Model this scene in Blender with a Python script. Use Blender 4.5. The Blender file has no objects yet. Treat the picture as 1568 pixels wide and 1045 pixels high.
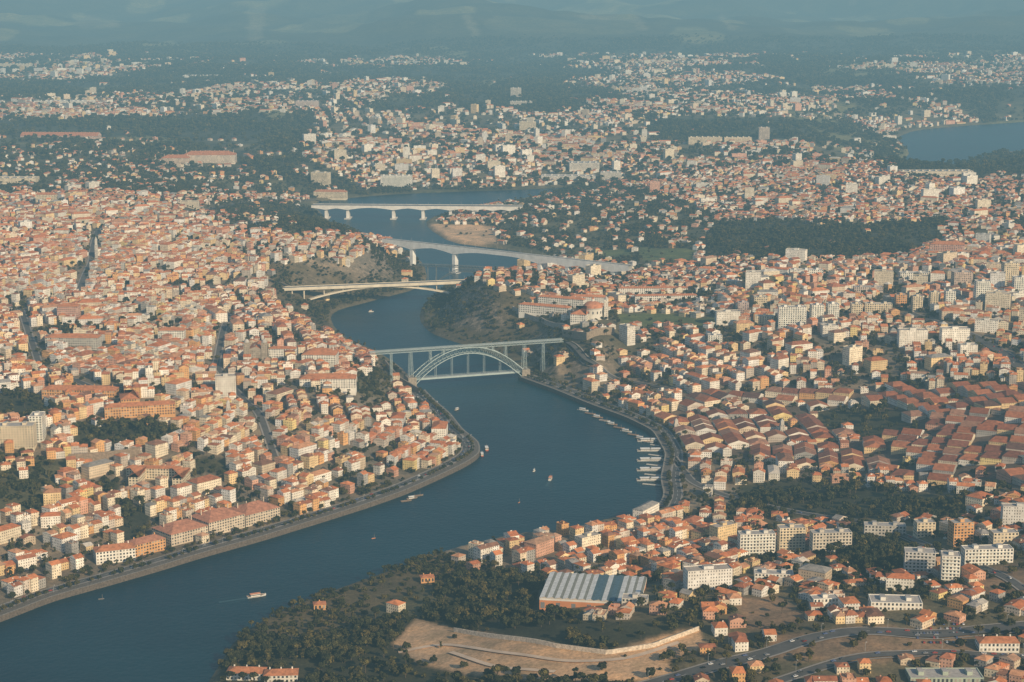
import bpy, math, random
import numpy as np
from mathutils import Vector
random.seed(7); rng=np.random.default_rng(7)
scene=bpy.context.scene
# ------------------------------------------------------------------ survey frame
CH=640.0; F=2800.0; A0=math.atan(582.5/2800.0); ca,sa=math.cos(A0),math.sin(A0)
def unz(px,py,z=0.0):
    v=np.asarray(py,float)-522.5; u=np.asarray(px,float)-784.0
    t=(z-CH)/(-F*sa-v*ca)
    return u*t,(F*ca-v*sa)*t
def proj(X,Y,Z):
    dz=Z-CH; dep=Y*ca-dz*sa
    return 784+F*X/dep, 522.5-F*(Y*sa+dz*ca)/dep
def smooth(x):
    x=np.clip(x,0,1); return x*x*(3-2*x)
# ------------------------------------------------------------------ noise
TAB=rng.random((256,256))
def vnoise(x,y):
    xi=np.floor(x).astype(int); yi=np.floor(y).astype(int)
    fx=smooth(x-xi); fy=smooth(y-yi)
    a=TAB[xi&255,yi&255]; b=TAB[(xi+1)&255,yi&255]; c=TAB[xi&255,(yi+1)&255]; d=TAB[(xi+1)&255,(yi+1)&255]
    return (a*(1-fx)+b*fx)*(1-fy)+(c*(1-fx)+d*fx)*fy
def fbm(x,y,o=4):
    s=0;t=0;a=1.0
    for i in range(o):
        s=s+a*vnoise(x*2**i+17.3*i,y*2**i+5.1*i); t+=a; a*=.5
    return s/t
# ------------------------------------------------------------------ river outline
LB=[(-500,1120),(-150,1005),(0,953),(80,921),(160,899),(250,873),(300,857),(400,829),(500,798),(560,779),(620,758),(680,731),(715,714),(735,700),(733,683),(707,663),(690,640),(664,618),(650,603),(637,590),(622,570),(600,552),(571,535),(540,525),(512,503),(505,484),(520,474),(560,464),(600,453),(632,445),(655,430),(650,405),(628,388),(600,372),(560,358),(520,353),(505,340),(487,322),(478,310)]
FB=[(540,303),(600,298),(700,294),(800,291),(880,287)]
RB=[(870,294),(830,299),(800,305),(775,311),(735,316),(690,324),(652,337),(655,350),(690,372),(745,379),(800,386),(828,396),(815,407),(770,414),(735,424),(700,432),(668,448),(647,468),(641,490),(658,510),(690,522),(722,532),(760,545),(785,562),(797,583),(850,602),(905,625),(960,645),(1000,665),(1020,700),(1012,740),(1018,765),(1008,783),(965,790),(925,797),(870,812),(800,818),(740,830),(690,842),(600,874),(520,902),(440,932),(385,960),(352,990),(335,1020),(310,1060),(200,1220),(-500,1500)]
W2=[(1370,212),(1400,200),(1450,195),(1568,187),(1750,176),(1750,226),(1568,236),(1540,233),(1500,243),(1470,252),(1400,258),(1380,250),(1395,232)]
def chaikin(p):
    p=np.array(p,float); q=np.roll(p,-1,0)
    return np.stack([p*.78+q*.22,p*.22+q*.78],1).reshape(-1,2)
def topoly(l): 
    x,y=unz([a for a,b in l],[b for a,b in l]); return chaikin(np.stack([x,y],1))
POLYS=[topoly(LB+FB+RB),topoly(W2)]
def inside(px,py,poly):
    poly=np.asarray(poly,float); r=np.zeros(px.shape,bool); n=len(poly)
    for i in range(n):
        x1,y1=poly[i]; x2,y2=poly[(i+1)%n]
        if y1==y2: continue
        c=((y1>py)!=(y2>py))
        r^= c&(px<(x2-x1)*(py-y1)/(y2-y1)+x1)
    return r
def sdist(X,Y):
    best=np.full(X.shape,1e12); ins=np.zeros(X.shape,bool)
    for poly in POLYS:
        ins|=inside(X,Y,poly); n=len(poly)
        for i in range(n):
            ax,ay=poly[i]; bx,by=poly[(i+1)%n]; dx,dy=bx-ax,by-ay; L=dx*dx+dy*dy+1e-9
            t=np.clip(((X-ax)*dx+(Y-ay)*dy)/L,0,1)
            d=(X-ax-t*dx)**2+(Y-ay-t*dy)**2
            best=np.minimum(best,d)
    b=np.sqrt(best); return np.where(ins,-b,b)
CTL=[(100,800,50,500),(-200,800,60,500),(300,650,65,450),(595,585,62,90),(680,650,42,300),(520,570,68,200),(470,470,70,160),(570,440,60,120),(600,400,58,150),
(300,400,80,500),(750,490,68,90),(700,485,62,80),(820,480,64,150),(880,590,60,110),(840,585,62,60),(980,610,58,330),(850,450,38,300),(900,420,18,300),(800,410,14,200),(740,430,34,200),(960,425,30,300),(1200,700,45,650),(900,850,48,520),(600,950,50,480),(1300,950,68,650),(1200,520,72,500),
(900,350,22,400),(720,358,4,200),(600,270,50,500),(1400,300,60,600),(1000,200,50,500),(300,250,60,500),(1550,500,80,500)]
def ctl(X,Y):
    px,py=proj(X,Y,0.0); w=0;a=0;r=0
    for cx,cy,A_,R_ in CTL:
        k=1/(((px-cx)**2+((py-cy)*1.6)**2)+60)**1.6
        w=w+k;a=a+k*A_;r=r+k*R_
    return a/w,r/w
NR,NC=1150,820; Y0=500.0; KR=math.log(60000/Y0)/(NR-1); TC=0.5
rows=Y0*np.exp(KR*np.arange(NR)); cols=np.linspace(-TC,TC,NC)
GY=np.repeat(rows[:,None],NC,1); GX=GY*cols[None,:]
GD=sdist(GX,GY)
a_,r_=ctl(GX,GY)
QH=5.5
GZ=np.clip(GD*.6,-6,QH)
GZ=GZ+a_*smooth((GD-26)/r_)
GZ+=(fbm(GX/330,GY/330)-.5)*26*smooth((GD-34)/350)
GZ+=(fbm(GX/1500+3,GY/1500)-.45)*120*smooth((GY-5200)/3000)*smooth((GD-60)/800)
hn=fbm(GX/2400+9,GY/2400+2,6); rg=1-2*abs(fbm(GX/3000+31,GY/3800+12,5)-.5)
GZ+=smooth((GY-11600)/2600)*(120+520*(hn-.42)+400*(rg-.75))
GZ+=smooth((GY-15500)/3500)*(110+320*(hn-.4))
GZ+=smooth((GY-19500)/5000)*(330+800*(hn-.4))
GZ=np.where(GD>10,np.maximum(GZ,QH-.5),GZ)
def lookup(G,X,Y):
    X=np.asarray(X,float);Y=np.asarray(Y,float)
    i=np.clip(np.log(np.maximum(Y,Y0)/Y0)/KR,0,NR-1.001); 
    i0=i.astype(int); y0=rows[i0]; y1=rows[i0+1]; fi=np.clip((Y-y0)/(y1-y0),0,1)
    j=np.clip((X/np.maximum(Y,1)+TC)/(2*TC)*(NC-1),0,NC-1.001); j0=j.astype(int); fj=j-j0
    return (G[i0,j0]*(1-fj)+G[i0,j0+1]*fj)*(1-fi)+(G[i0+1,j0]*(1-fj)+G[i0+1,j0+1]*fj)*fi
def hz(X,Y): return lookup(GZ,X,Y)
def dist(X,Y): return lookup(GD,X,Y)
def at(px,py):
    t=np.exp(np.linspace(math.log(.35),math.log(12),6000))
    v=py-522.5;u=px-784
    X=u*t;Y=(F*ca-v*sa)*t;Z=CH+(-F*sa-v*ca)*t
    k=np.argmax(Z<np.maximum(hz(X,Y),0)); return float(X[k]),float(Y[k]),float(max(hz(X[k],Y[k]),0))
# ------------------------------------------------------------------ land use
ZP=[(1,[(-300,292),(80,300),(250,320),(330,345),(480,360),(610,372),(625,400),(560,425),(440,430),(430,480),(520,520),(620,565),(660,620),(740,690),(600,790),(0,965),(-400,1100)]),
(1,[(850,560),(1000,550),(1000,520),(1100,500),(1080,425),(1200,405),(1400,400),(1568,372),(1900,370),(1900,780),(1500,760),(1250,740),(1020,790),(1020,700),(960,645),(860,610)]),
(1,[(690,840),(900,800),(1030,785),(1130,800),(1130,880),(1030,915),(1000,880),(850,880),(740,880),(650,860)]),
(2,[(480,180),(700,160),(1000,200),(1000,285),(560,290),(460,240)]),
(2,[(980,265),(1130,250),(1568,280),(1900,290),(1900,350),(1450,330),(1300,345),(1100,330),(990,310)]),
(2,[(820,410),(1100,410),(1100,480),(940,470),(820,440)]),
(6,[(-300,205),(250,215),(420,265),(480,300),(330,300),(90,290),(-300,290)]),
(6,[(330,312),(480,312),(500,345),(600,366),(470,362),(330,345)]),
(0,[(400,316),(480,316),(500,345),(560,362),(470,352)]),
(8,[(640,455),(690,440),(790,445),(800,462),(858,490),(858,520),(790,545),(720,540),(650,512)]),
(8,[(410,405),(440,400),(560,425),(640,372),(660,400),(650,440),(520,470),(505,500),(560,530),(640,590),(560,545),(480,500),(420,470)]),
(6,[(770,300),(1000,290),(1090,330),(1100,370),(1060,405),(950,405),(830,388),(765,372)]),
(0,[(1090,345),(1200,335),(1320,345),(1450,335),(1440,365),(1390,392),(1200,398),(1080,395)]),
(0,[(330,1160),(345,985),(440,920),(560,880),(680,845),(760,868),(830,885),(820,935),(930,955),(1080,945),(1060,1000),(1000,1045),(1000,1160)]),
(8,[(380,950),(470,915),(560,880),(680,845),(770,870),(720,890),(600,915),(560,960),(480,985),(400,975)]),
(6,[(560,940),(650,900),(700,925),(620,960)]),
(3,[(600,985),(640,948),(690,960),(800,980),(930,998),(1070,960),(1080,990),(1020,1010),(1035,1032),(960,1046),(800,1042),(700,1030),(640,1015)]),
(0,[(1130,742),(1200,732),(1300,748),(1450,757),(1500,772),(1440,795),(1130,790)]),
(0,[(1310,800),(1390,820),(1380,880),(1320,880),(1240,850)]),
(7,[(1120,910),(1200,915),(1240,950),(1150,965)]),
(5,[(1080,605),(1568,592),(1900,600),(1900,770),(1500,745),(1250,720),(1060,690),(1000,645)]),
(0,[(105,652),(200,645),(275,655),(265,680),(110,690)]),
(6,[(-50,695),(110,700),(100,750),(60,790),(-50,790)]),
(0,[(170,770),(235,775),(225,850),(180,850)]),
(0,[(285,702),(345,698),(358,725),(292,728)]),(0,[(-40,598),(50,602),(95,636),(60,648),(-40,640)]),(6,[(535,560),(600,572),(600,612),(545,602)]),(0,[(148,738),(182,732),(180,768),(146,765)]),(6,[(60,500),(150,500),(165,520),(70,528)]),
(0,[(1240,628),(1390,628),(1405,662),(1330,675),(1250,652)]),
(4,[(975,378),(1075,383),(1060,402),(985,398)]),(4,[(945,480),(1105,486),(1100,502),(950,498)]),
(4,[(920,385),(965,380),(975,392),(925,398)]),
(3,[(652,343),(720,343),(757,350),(764,376),(700,374)]),
(3,[(1512,212),(1568,203),(1620,232),(1540,236)]),
(7,[(1480,868),(1640,860),(1640,920),(1500,915)]),
(7,[(1180,975),(1300,960),(1480,960),(1500,1000),(1350,1015),(1180,1010)]),
(9,[(880,22),(975,20),(992,46),(935,54)]),(9,[(380,8),(408,8),(400,62),(378,62)]),(9,[(707,22),(720,22),(736,54),(724,56)]),(9,[(112,22),(180,34),(185,42),(120,44)]),(9,[(1100,24),(1112,24),(1130,48),(1120,48)])]
def zone(X,Y,Z):
    px,py=proj(X,Y,Z)
    jx=(vnoise(X/45,Y/45)-.5)*10; jy=(vnoise(X/45+50,Y/45)-.5)*5
    px=px+jx; py=py+jy
    n=fbm(X/800+4,Y/1100+8,4)+(vnoise(X/120,Y/160)-.5)*.18
    z=np.where(py<300,np.where(n>.53,2,np.where(n>.47,6,0)),2)
    z=np.where(py<84,0,z)
    for c,p in ZP: z=np.where(inside(px,py,p),c,z)
    return z
# ------------------------------------------------------------------ occupancy
OX,OY,OR=-3200,600,3.0; OCC=np.zeros((2134,2300),bool)
def oidx(X,Y):
    return np.clip(((np.asarray(X)-OX)/OR).astype(int),0,2133),np.clip(((np.asarray(Y)-OY)/OR).astype(int),0,2299)
def occ(X,Y):
    i,j=oidx(X,Y); return OCC[i,j]
def mark(x,y,w,d,th,pad=2):
    u,v=np.meshgrid(np.arange(-w/2-pad,w/2+pad+.1,2),np.arange(-d/2-pad,d/2+pad+.1,2))
    i,j=oidx(x+u*math.cos(th)-v*math.sin(th),y+u*math.sin(th)+v*math.cos(th)); OCC[i,j]=True
# ------------------------------------------------------------------ mesh accumulator
class Acc:
    def __init__(s): s.q=[];s.t=[]
    def add(s,P,col,mat,uv):
        P=np.asarray(P,float)
        if P.ndim==2: P=P[None]
        n,k=P.shape[:2]
        if n==0: return
        col=np.broadcast_to(np.asarray(col,float),(n,3)); 
        if uv is None: uv=np.zeros((n,k,2))
        mat=np.broadcast_to(np.asarray(mat),(n,))
        (s.q if k==4 else s.t).append((P,col,mat,np.asarray(uv,float)))
    def f(s,P,col=(.5,.5,.5),mat=0,uv=None): s.add(P,col,mat,uv)
    def build(s,name,mats,smoothf=False):
        parts=[(x,4) for x in s.q]+[(x,3) for x in s.t]
        if not parts: return None
        V=np.concatenate([p[0].reshape(-1,3) for p,k in parts])
        C=np.concatenate([np.repeat(p[1],k,0) for p,k in parts])
        U=np.concatenate([p[3].reshape(-1,2) for p,k in parts])
        M=np.concatenate([p[2] for p,k in parts]); K=np.concatenate([np.full(len(p[2]),k) for p,k in parts])
        o=(V.min(0)+V.max(0))/2; o[2]=V[:,2].min(); V=V-o
        me=bpy.data.meshes.new(name); me.vertices.add(len(V)); me.vertices.foreach_set('co',V.astype(np.float32).ravel())
        me.loops.add(len(V)); me.loops.foreach_set('vertex_index',np.arange(len(V),dtype=np.int32))
        me.polygons.add(len(K)); st=np.concatenate([[0],np.cumsum(K)[:-1]]).astype(np.int32)
        me.polygons.foreach_set('loop_start',st)
        me.update(calc_edges=True)
        me.polygons.foreach_set('material_index',M.astype(np.int32))
        at_=me.attributes.new('Col','FLOAT_COLOR','CORNER')
        at_.data.foreach_set('color',np.concatenate([C,np.ones((len(C),1))],1).astype(np.float32).ravel())
        uvl=me.uv_layers.new(name='UVMap'); uvl.data.foreach_set('uv',U.astype(np.float32).ravel())
        for m in mats: me.materials.append(m)
        me.validate()
        ob=bpy.data.objects.new(name,me); ob.location=o; scene.collection.objects.link(ob); return ob
def box(acc,x,y,z0,z1,w,d,th=0,col=(.5,.5,.5),mat=0,top=None,uvs=True):
    c,s=math.cos(th),math.sin(th)
    L=[(-w/2,-d/2),(w/2,-d/2),(w/2,d/2),(-w/2,d/2)]
    W=[(x+a*c-b*s,y+a*s+b*c) for a,b in L]
    for i in range(4):
        p,q=W[i],W[(i+1)%4]; l=math.hypot(p[0]-q[0],p[1]-q[1]); h=z1-z0
        acc.f([(*p,z0),(*q,z0),(*q,z1),(*p,z1)],col,mat,[[(0,0),(l,0),(l,h),(0,h)]] if uvs else None)
    acc.f([(*W[0],z1),(*W[1],z1),(*W[2],z1),(*W[3],z1)],col if top is None else top,mat)
def beam(acc,p,q,w,h,col=(.5,.5,.5),mat=0):
    p=Vector(p);q=Vector(q);d=(q-p)
    if d.length<1e-4: return
    d.normalize(); up=Vector((0,0,1)) if abs(d.z)<.97 else Vector((0,1,0))
    sdv=d.cross(up).normalized(); up=sdv.cross(d)
    o=[sdv*a*w/2+up*b*h/2 for a,b in((-1,-1),(1,-1),(1,1),(-1,1))]
    A=[p+k for k in o];B=[q+k for k in o]
    for i in range(4):
        j=(i+1)%4; acc.f([A[i],A[j],B[j],B[i]],col,mat)
    acc.f([A[3],A[2],A[1],A[0]],col,mat);acc.f(B,col,mat)
def houses(acc,X,Y,Z,w,d,h,th,rh,inset,wc,rc,skirt=8.0):
    n=len(X)
    if n==0: return
    c,s=np.cos(th),np.sin(th)
    def P(a,b,z): return np.stack([X+a*c-b*s,Y+a*s+b*c,z],1)
    K=[(-w/2,-d/2),(w/2,-d/2),(w/2,d/2),(-w/2,d/2)]; zb=Z-skirt; zt=Z+h
    for i in range(4):
        a,b=K[i],K[(i+1)%4]; l=w if i%2==0 else d; o=np.floor(rng.random(n)*9)*2.7+.2; zz=np.zeros(n)
        uv=np.stack([np.stack([o,zz-skirt],1),np.stack([o+l,zz-skirt],1),np.stack([o+l,zz+h],1),np.stack([o,zz+h],1)],1)
        acc.f(np.stack([P(*a,zb),P(*b,zb),P(*b,zt),P(*a,zt)],1),wc,0,uv)
    e=.45; E=[(-w/2-e,-d/2-e),(w/2+e,-d/2-e),(w/2+e,d/2+e),(-w/2-e,d/2+e)]; ze=zt-.12
    E=[P(a,b,ze) for a,b in E]; r0=P(-(w/2-inset),0*w,zt+rh); r1=P((w/2-inset),0*w,zt+rh)
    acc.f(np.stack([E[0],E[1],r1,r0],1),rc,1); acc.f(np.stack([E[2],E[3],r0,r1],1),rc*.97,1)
    g=inset<=0; tc=np.where(g[:,None],wc,rc); tm=np.where(g,0,1)
    acc.f(np.stack([E[1],E[2],r1],1),tc,tm); acc.f(np.stack([E[3],E[0],r0],1),tc,tm)
def flats(acc,X,Y,Z,w,d,h,th,wc,rc,skirt=10.0):
    n=len(X)
    if n==0: return
    c,s=np.cos(th),np.sin(th)
    def P(a,b,z): return np.stack([X+a*c-b*s,Y+a*s+b*c,z],1)
    K=[(-w/2,-d/2),(w/2,-d/2),(w/2,d/2),(-w/2,d/2)]; zb=Z-skirt; zt=Z+h+.9
    for i in range(4):
        a,b=K[i],K[(i+1)%4]; l=w if i%2==0 else d; zz=np.zeros(n)
        uv=np.stack([np.stack([zz,zz-skirt],1),np.stack([l,zz-skirt],1),np.stack([l,zz+h],1),np.stack([zz,zz+h],1)],1)
        acc.f(np.stack([P(*a,zb),P(*b,zb),P(*b,zt),P(*a,zt)],1),wc,0,uv)
    acc.f(np.stack([P(*k,Z+h) for k in K],1),rc,2)
    w2,d2=w*.22,d*.4; K=[(-w2/2,-d2/2),(w2/2,-d2/2),(w2/2,d2/2),(-w2/2,d2/2)]
    for i in range(4):
        a,b=K[i],K[(i+1)%4]; acc.f(np.stack([P(*a,Z+h),P(*b,Z+h),P(*b,Z+h+3),P(*a,Z+h+3)],1),wc*.9,2)
    acc.f(np.stack([P(*k,Z+h+3) for k in K],1),rc,2)
# ------------------------------------------------------------------ materials
def mat(name,rough=.85):
    m=bpy.data.materials.new(name); m.use_nodes=True; b=m.node_tree.nodes['Principled BSDF']; b.inputs['Roughness'].default_value=rough
    b.inputs['Specular IOR Level'].default_value=.25
    return m,m.node_tree,b
def N(t,ty,**k):
    n=t.nodes.new(ty)
    for a,v in k.items(): setattr(n,a,v)
    return n
def M(t,op,a,b=None):
    n=N(t,'ShaderNodeMath',operation=op)
    for i,x in enumerate((a,b)):
        if x is None: continue
        if isinstance(x,(int,float)): n.inputs[i].default_value=x
        else: t.links.new(x,n.inputs[i])
    return n.outputs[0]
def noise(t,scale,detail=3,rough=.55,vec=None):
    n=N(t,'ShaderNodeTexNoise'); n.inputs['Scale'].default_value=scale; n.inputs['Detail'].default_value=detail; n.inputs['Roughness'].default_value=rough
    if vec is None: vec=N(t,'ShaderNodeNewGeometry').outputs['Position']
    t.links.new(vec,n.inputs['Vector']); return n.outputs['Fac']
def ramp(t,fac,stops):
    r=N(t,'ShaderNodeValToRGB'); t.links.new(fac,r.inputs[0]); e=r.color_ramp.elements
    while len(e)<len(stops): e.new(.5)
    for k,(p,c) in zip(e,stops): k.position=p; k.color=(*c,1) if len(c)==3 else c
    return r.outputs[0]
def mul(t,a,b,blend='MULTIPLY',fac=1.0):
    n=N(t,'ShaderNodeMix',data_type='RGBA',blend_type=blend)
    if isinstance(fac,(int,float)): n.inputs[0].default_value=fac
    else: t.links.new(fac,n.inputs[0])
    for i,x in ((6,a),(7,b)):
        if isinstance(x,tuple): n.inputs[i].default_value=(*x,1)
        else: t.links.new(x,n.inputs[i])
    return n.outputs[2]
def attr(t,n='Col'): return N(t,'ShaderNodeAttribute',attribute_name=n).outputs['Color']
def wallmat():
    m,t,b=mat('plaster_wall'); uv=N(t,'ShaderNodeUVMap'); sp=N(t,'ShaderNodeSeparateXYZ'); t.links.new(uv.outputs[0],sp.inputs[0])
    u,v=sp.outputs[0],sp.outputs[1]
    fu=M(t,'FRACT',M(t,'DIVIDE',u,2.7)); fv=M(t,'FRACT',M(t,'DIVIDE',v,3.1))
    k=M(t,'MULTIPLY',M(t,'MULTIPLY',M(t,'GREATER_THAN',fu,.34),M(t,'LESS_THAN',fu,.66)),M(t,'MULTIPLY',M(t,'GREATER_THAN',fv,.3),M(t,'LESS_THAN',fv,.76)))
    k=M(t,'MULTIPLY',k,M(t,'GREATER_THAN',v,0.0))
    wn=N(t,'ShaderNodeTexWhiteNoise',noise_dimensions='3D'); cb=N(t,'ShaderNodeCombineXYZ')
    t.links.new(M(t,'FLOOR',M(t,'DIVIDE',u,2.7)),cb.inputs[0]); t.links.new(M(t,'FLOOR',M(t,'DIVIDE',v,3.1)),cb.inputs[1]); t.links.new(cb.outputs[0],wn.inputs[0])
    k=M(t,'MULTIPLY',k,M(t,'LESS_THAN',wn.outputs[0],.85))
    st=ramp(t,noise(t,.12,4),[(.3,(.76,.73,.70)),(.65,(1.05,1.05,1.05))])
    c=mul(t,attr(t),st); c=mul(t,c,(.075,.07,.065),'MIX',k); t.links.new(c,b.inputs['Base Color']); return m
def roofmat():
    m,t,b=mat('clay_roof_tiles',.9)
    c=mul(t,attr(t),ramp(t,noise(t,.22,5,.65),[(.3,(.6,.6,.6)),(.5,(.95,.95,.95)),(.7,(1.3,1.25,1.2))]))
    c=mul(t,c,ramp(t,noise(t,2.2,2),[(.3,(.8,.8,.8)),(.7,(1.15,1.15,1.15))])); t.links.new(c,b.inputs['Base Color']); return m
def plain(name,stops=((.3,(.75,.75,.75)),(.7,(1.1,1.1,1.1))),sc=.3,rough=.85,metal=0):
    m,t,b=mat(name,rough); b.inputs['Metallic'].default_value=metal
    c=mul(t,attr(t),ramp(t,noise(t,sc,4),list(stops))); t.links.new(c,b.inputs['Base Color']); return m
WALL=wallmat(); ROOF=roofmat(); FLAT=plain('flat_roof_felt'); PAINT=plain('painted_steel',((.3,(.85,.85,.85)),(.7,(1.05,1.05,1.05))),.15,.6)
CONC=plain('concrete',((.3,(.78,.78,.78)),(.7,(1.08,1.08,1.08))),.08); STONE=plain('granite_masonry',((.25,(.5,.5,.5)),(.7,(1.2,1.2,1.2))),.5); GLASSM=plain('window_glass',rough=.15)
ASPH=plain('asphalt',((.3,(.8,.8,.8)),(.7,(1.2,1.2,1.2))),.1)
BM=[WALL,ROOF,FLAT,GLASSM,CONC]
m,t,b=mat('ground_surface',.95); g=N(t,'ShaderNodeNewGeometry')
c=mul(t,attr(t),ramp(t,noise(t,.035,6,.7),[(.3,(.55,.6,.55)),(.5,(.95,.95,.95)),(.72,(1.5,1.35,1.15))]))
c=mul(t,c,ramp(t,noise(t,.3,3,.7),[(.3,(.65,.65,.65)),(.7,(1.25,1.25,1.25))]))
c=mul(t,c,ramp(t,noise(t,.0035,5,.6),[(.3,(.7,.76,.78)),(.7,(1.35,1.28,1.15))]))
sp=N(t,'ShaderNodeSeparateXYZ'); t.links.new(g.outputs['True Normal'],sp.inputs[0])
mr=N(t,'ShaderNodeMapRange'); t.links.new(sp.outputs[2],mr.inputs[0]); mr.inputs[1].default_value=.88; mr.inputs[2].default_value=.78; mr.inputs[3].default_value=0; mr.inputs[4].default_value=.85
c=mul(t,c,ramp(t,noise(t,.10,6,.75),[(.38,(.06,.055,.035)),(.5,(.17,.13,.09)),(.62,(.36,.27,.19))]),'MIX',mr.outputs[0]); t.links.new(c,b.inputs['Base Color']); GROUND=m
m,t,b=mat('river_water',.35); b.inputs['IOR'].default_value=1.33; b.inputs['Specular IOR Level'].default_value=.2
wc=ramp(t,noise(t,.0035,4),[(.35,(.0012,.020,.033)),(.65,(.002,.032,.048))]); t.links.new(wc,b.inputs['Base Color'])
bp=N(t,'ShaderNodeBump'); bp.inputs['Strength'].default_value=.5; bp.inputs['Distance'].default_value=1.0
s_=M(t,'ADD',noise(t,.16,6,.65),M(t,'MULTIPLY',noise(t,.02,3),1.5)); t.links.new(s_,bp.inputs['Height']); t.links.new(bp.outputs[0],b.inputs['Normal']); WATER=m
def leaf(name,c1,c2):
    m,t,b=mat(name,.9); oi=N(t,'ShaderNodeObjectInfo'); r=ramp(t,oi.outputs['Random'],[(0,c1),(.6,c2),(1,(c2[0]*1.9,c2[1]*1.5,c2[2]*1.2))])
    c=mul(t,r,attr(t)); t.links.new(c,b.inputs['Base Color']); return m
LEAF=leaf('foliage',(.028,.031,.011),(.056,.055,.019)); BARK=plain('bark')
# ------------------------------------------------------------------ terrain object
Zn=zone(GX,GY,GZ)
palette={0:(.058,.055,.028),1:(.22,.175,.13),2:(.135,.112,.066),3:(.58,.37,.22),4:(.11,.125,.042),5:(.15,.11,.085),6:(.10,.09,.046),7:(.25,.165,.105),8:(.115,.09,.05),9:(.16,.14,.08)}
GC=np.zeros((NR,NC,3))
for k,c in palette.items(): GC[Zn==k]=c
pn=vnoise(GX/420+7,GY/600+1); pn2=vnoise(GX/90,GY/140)
fld=(pn>.72)&(Zn!=1)&(GY>5500)
GC=np.where(fld[...,None],np.array([.17,.155,.07]),GC)
clear=(vnoise(GX/700+2,GY/1300+5)>.82)&(GY>12500); GC=np.where(clear[...,None],np.array([.10,.095,.05]),GC)
GC=GC*(.8+.4*pn2[...,None])
GC[1:-1,1:-1]=(GC[1:-1,1:-1]*2+GC[:-2,1:-1]+GC[2:,1:-1]+GC[1:-1,:-2]+GC[1:-1,2:])/6
me=bpy.data.meshes.new('terrain'); nv=NR*NC
me.vertices.add(nv); me.vertices.foreach_set('co',np.stack([GX,GY,GZ],2).astype(np.float32).ravel())
ii=(np.arange(NR-1)[:,None]*NC+np.arange(NC-1)[None]).ravel(); Q=np.stack([ii,ii+1,ii+NC+1,ii+NC],1).astype(np.int32)
me.loops.add(Q.size); me.loops.foreach_set('vertex_index',Q.ravel()); me.polygons.add(len(Q)); me.polygons.foreach_set('loop_start',(np.arange(len(Q))*4).astype(np.int32))
me.update(calc_edges=True); at_=me.attributes.new('Col','FLOAT_COLOR','POINT')
at_.data.foreach_set('color',np.concatenate([GC,np.ones((NR,NC,1))],2).astype(np.float32).ravel()); me.materials.append(GROUND)
me.polygons.foreach_set('use_smooth',np.ones(len(Q),bool))
ob=bpy.data.objects.new('terrain',me); scene.collection.objects.link(ob)
a=Acc(); a.f([(-60000,-20000,-9),(60000,-20000,-9),(60000,80000,-9),(-60000,80000,-9)],(.05,.06,.03)); a.build('ground',[GROUND])
a=Acc(); a.f([(-4500,300,0),(4500,300,0),(5500,10500,0),(-5500,10500,0)]); a.build('river_water',[WATER])
# ------------------------------------------------------------------ ribbons: roads, quays
def resample(pts,step):
    pts=np.array(pts,float); d=np.concatenate([[0],np.cumsum(np.hypot(*np.diff(pts,axis=0).T))]); n=max(2,int(d[-1]/step))
    s=np.linspace(0,d[-1],n); return np.stack([np.interp(s,d,pts[:,0]),np.interp(s,d,pts[:,1])],1)
def normals(p):
    g=np.gradient(p,axis=0); g/=np.hypot(g[:,0],g[:,1])[:,None]+1e-9; return np.stack([-g[:,1],g[:,0]],1)
def smoothline(p,k=4):
    for _ in range(k): p[1:-1]=(p[:-2]+2*p[1:-1]+p[2:])/4
    return p
def ribbon(acc,p,o1,o2,z,col,matn=0,zo=0.0):
    n=normals(p); A=p+n*o1;B=p+n*o2
    za=(hz(A[:,0],A[:,1]) if z is None else np.full(len(A),z))+zo; zb=(hz(B[:,0],B[:,1]) if z is None else np.full(len(A),z))+zo
    if z is None: za=zb=np.maximum(za,zb)
    A=np.column_stack([A,za]);B=np.column_stack([B,zb])
    acc.f(np.stack([A[:-1],B[:-1],B[1:],A[1:]],1),col,matn)
def vstrip(acc,p,o,z0,z1,col,matn=0):
    n=normals(p);A=p+n*o; z0=np.broadcast_to(z0,len(A));z1=np.broadcast_to(z1,len(A))
    L=np.column_stack([A,z0]);H=np.column_stack([A,z1]); acc.f(np.stack([L[:-1],L[1:],H[1:],H[:-1]],1),col,matn)
def road(name,pts,w,mk=True,zo=.6):
    p=smoothline(resample(pts,8),6); a=Acc()
    ribbon(a,p,-w/2,w/2,None,(.10,.095,.09),0,zo)
    ribbon(a,p,-w/2-2.2,-w/2,None,(.30,.27,.24),1,zo+.14); ribbon(a,p,w/2,w/2+2.2,None,(.30,.27,.24),1,zo+.14)
    if mk: 
        for i in range(0,len(p)-2,2): ribbon(a,p[i:i+2],-.12,.12,None,(.75,.75,.72),1,zo+.02)
    a.build(name,[ASPH,CONC])
    for o in np.arange(-w/2-2,w/2+2.1,2):
        q=p+normals(p)*o; i,j=oidx(q[:,0],q[:,1]); OCC[i,j]=True
        q=(q[1:]+q[:-1])/2; i,j=oidx(q[:,0],q[:,1]); OCC[i,j]=True
    return p
def wpts(l): 
    x,y=unz([q[0] for q in l],[q[1] for q in l]); return np.stack([x,y],1)
leftq=smoothline(resample(wpts(LB[1:19]),9),5)
rightq=smoothline(resample(wpts([r for r in RB if 582<r[1]<784 and r[0]>790]),9),5)
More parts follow.
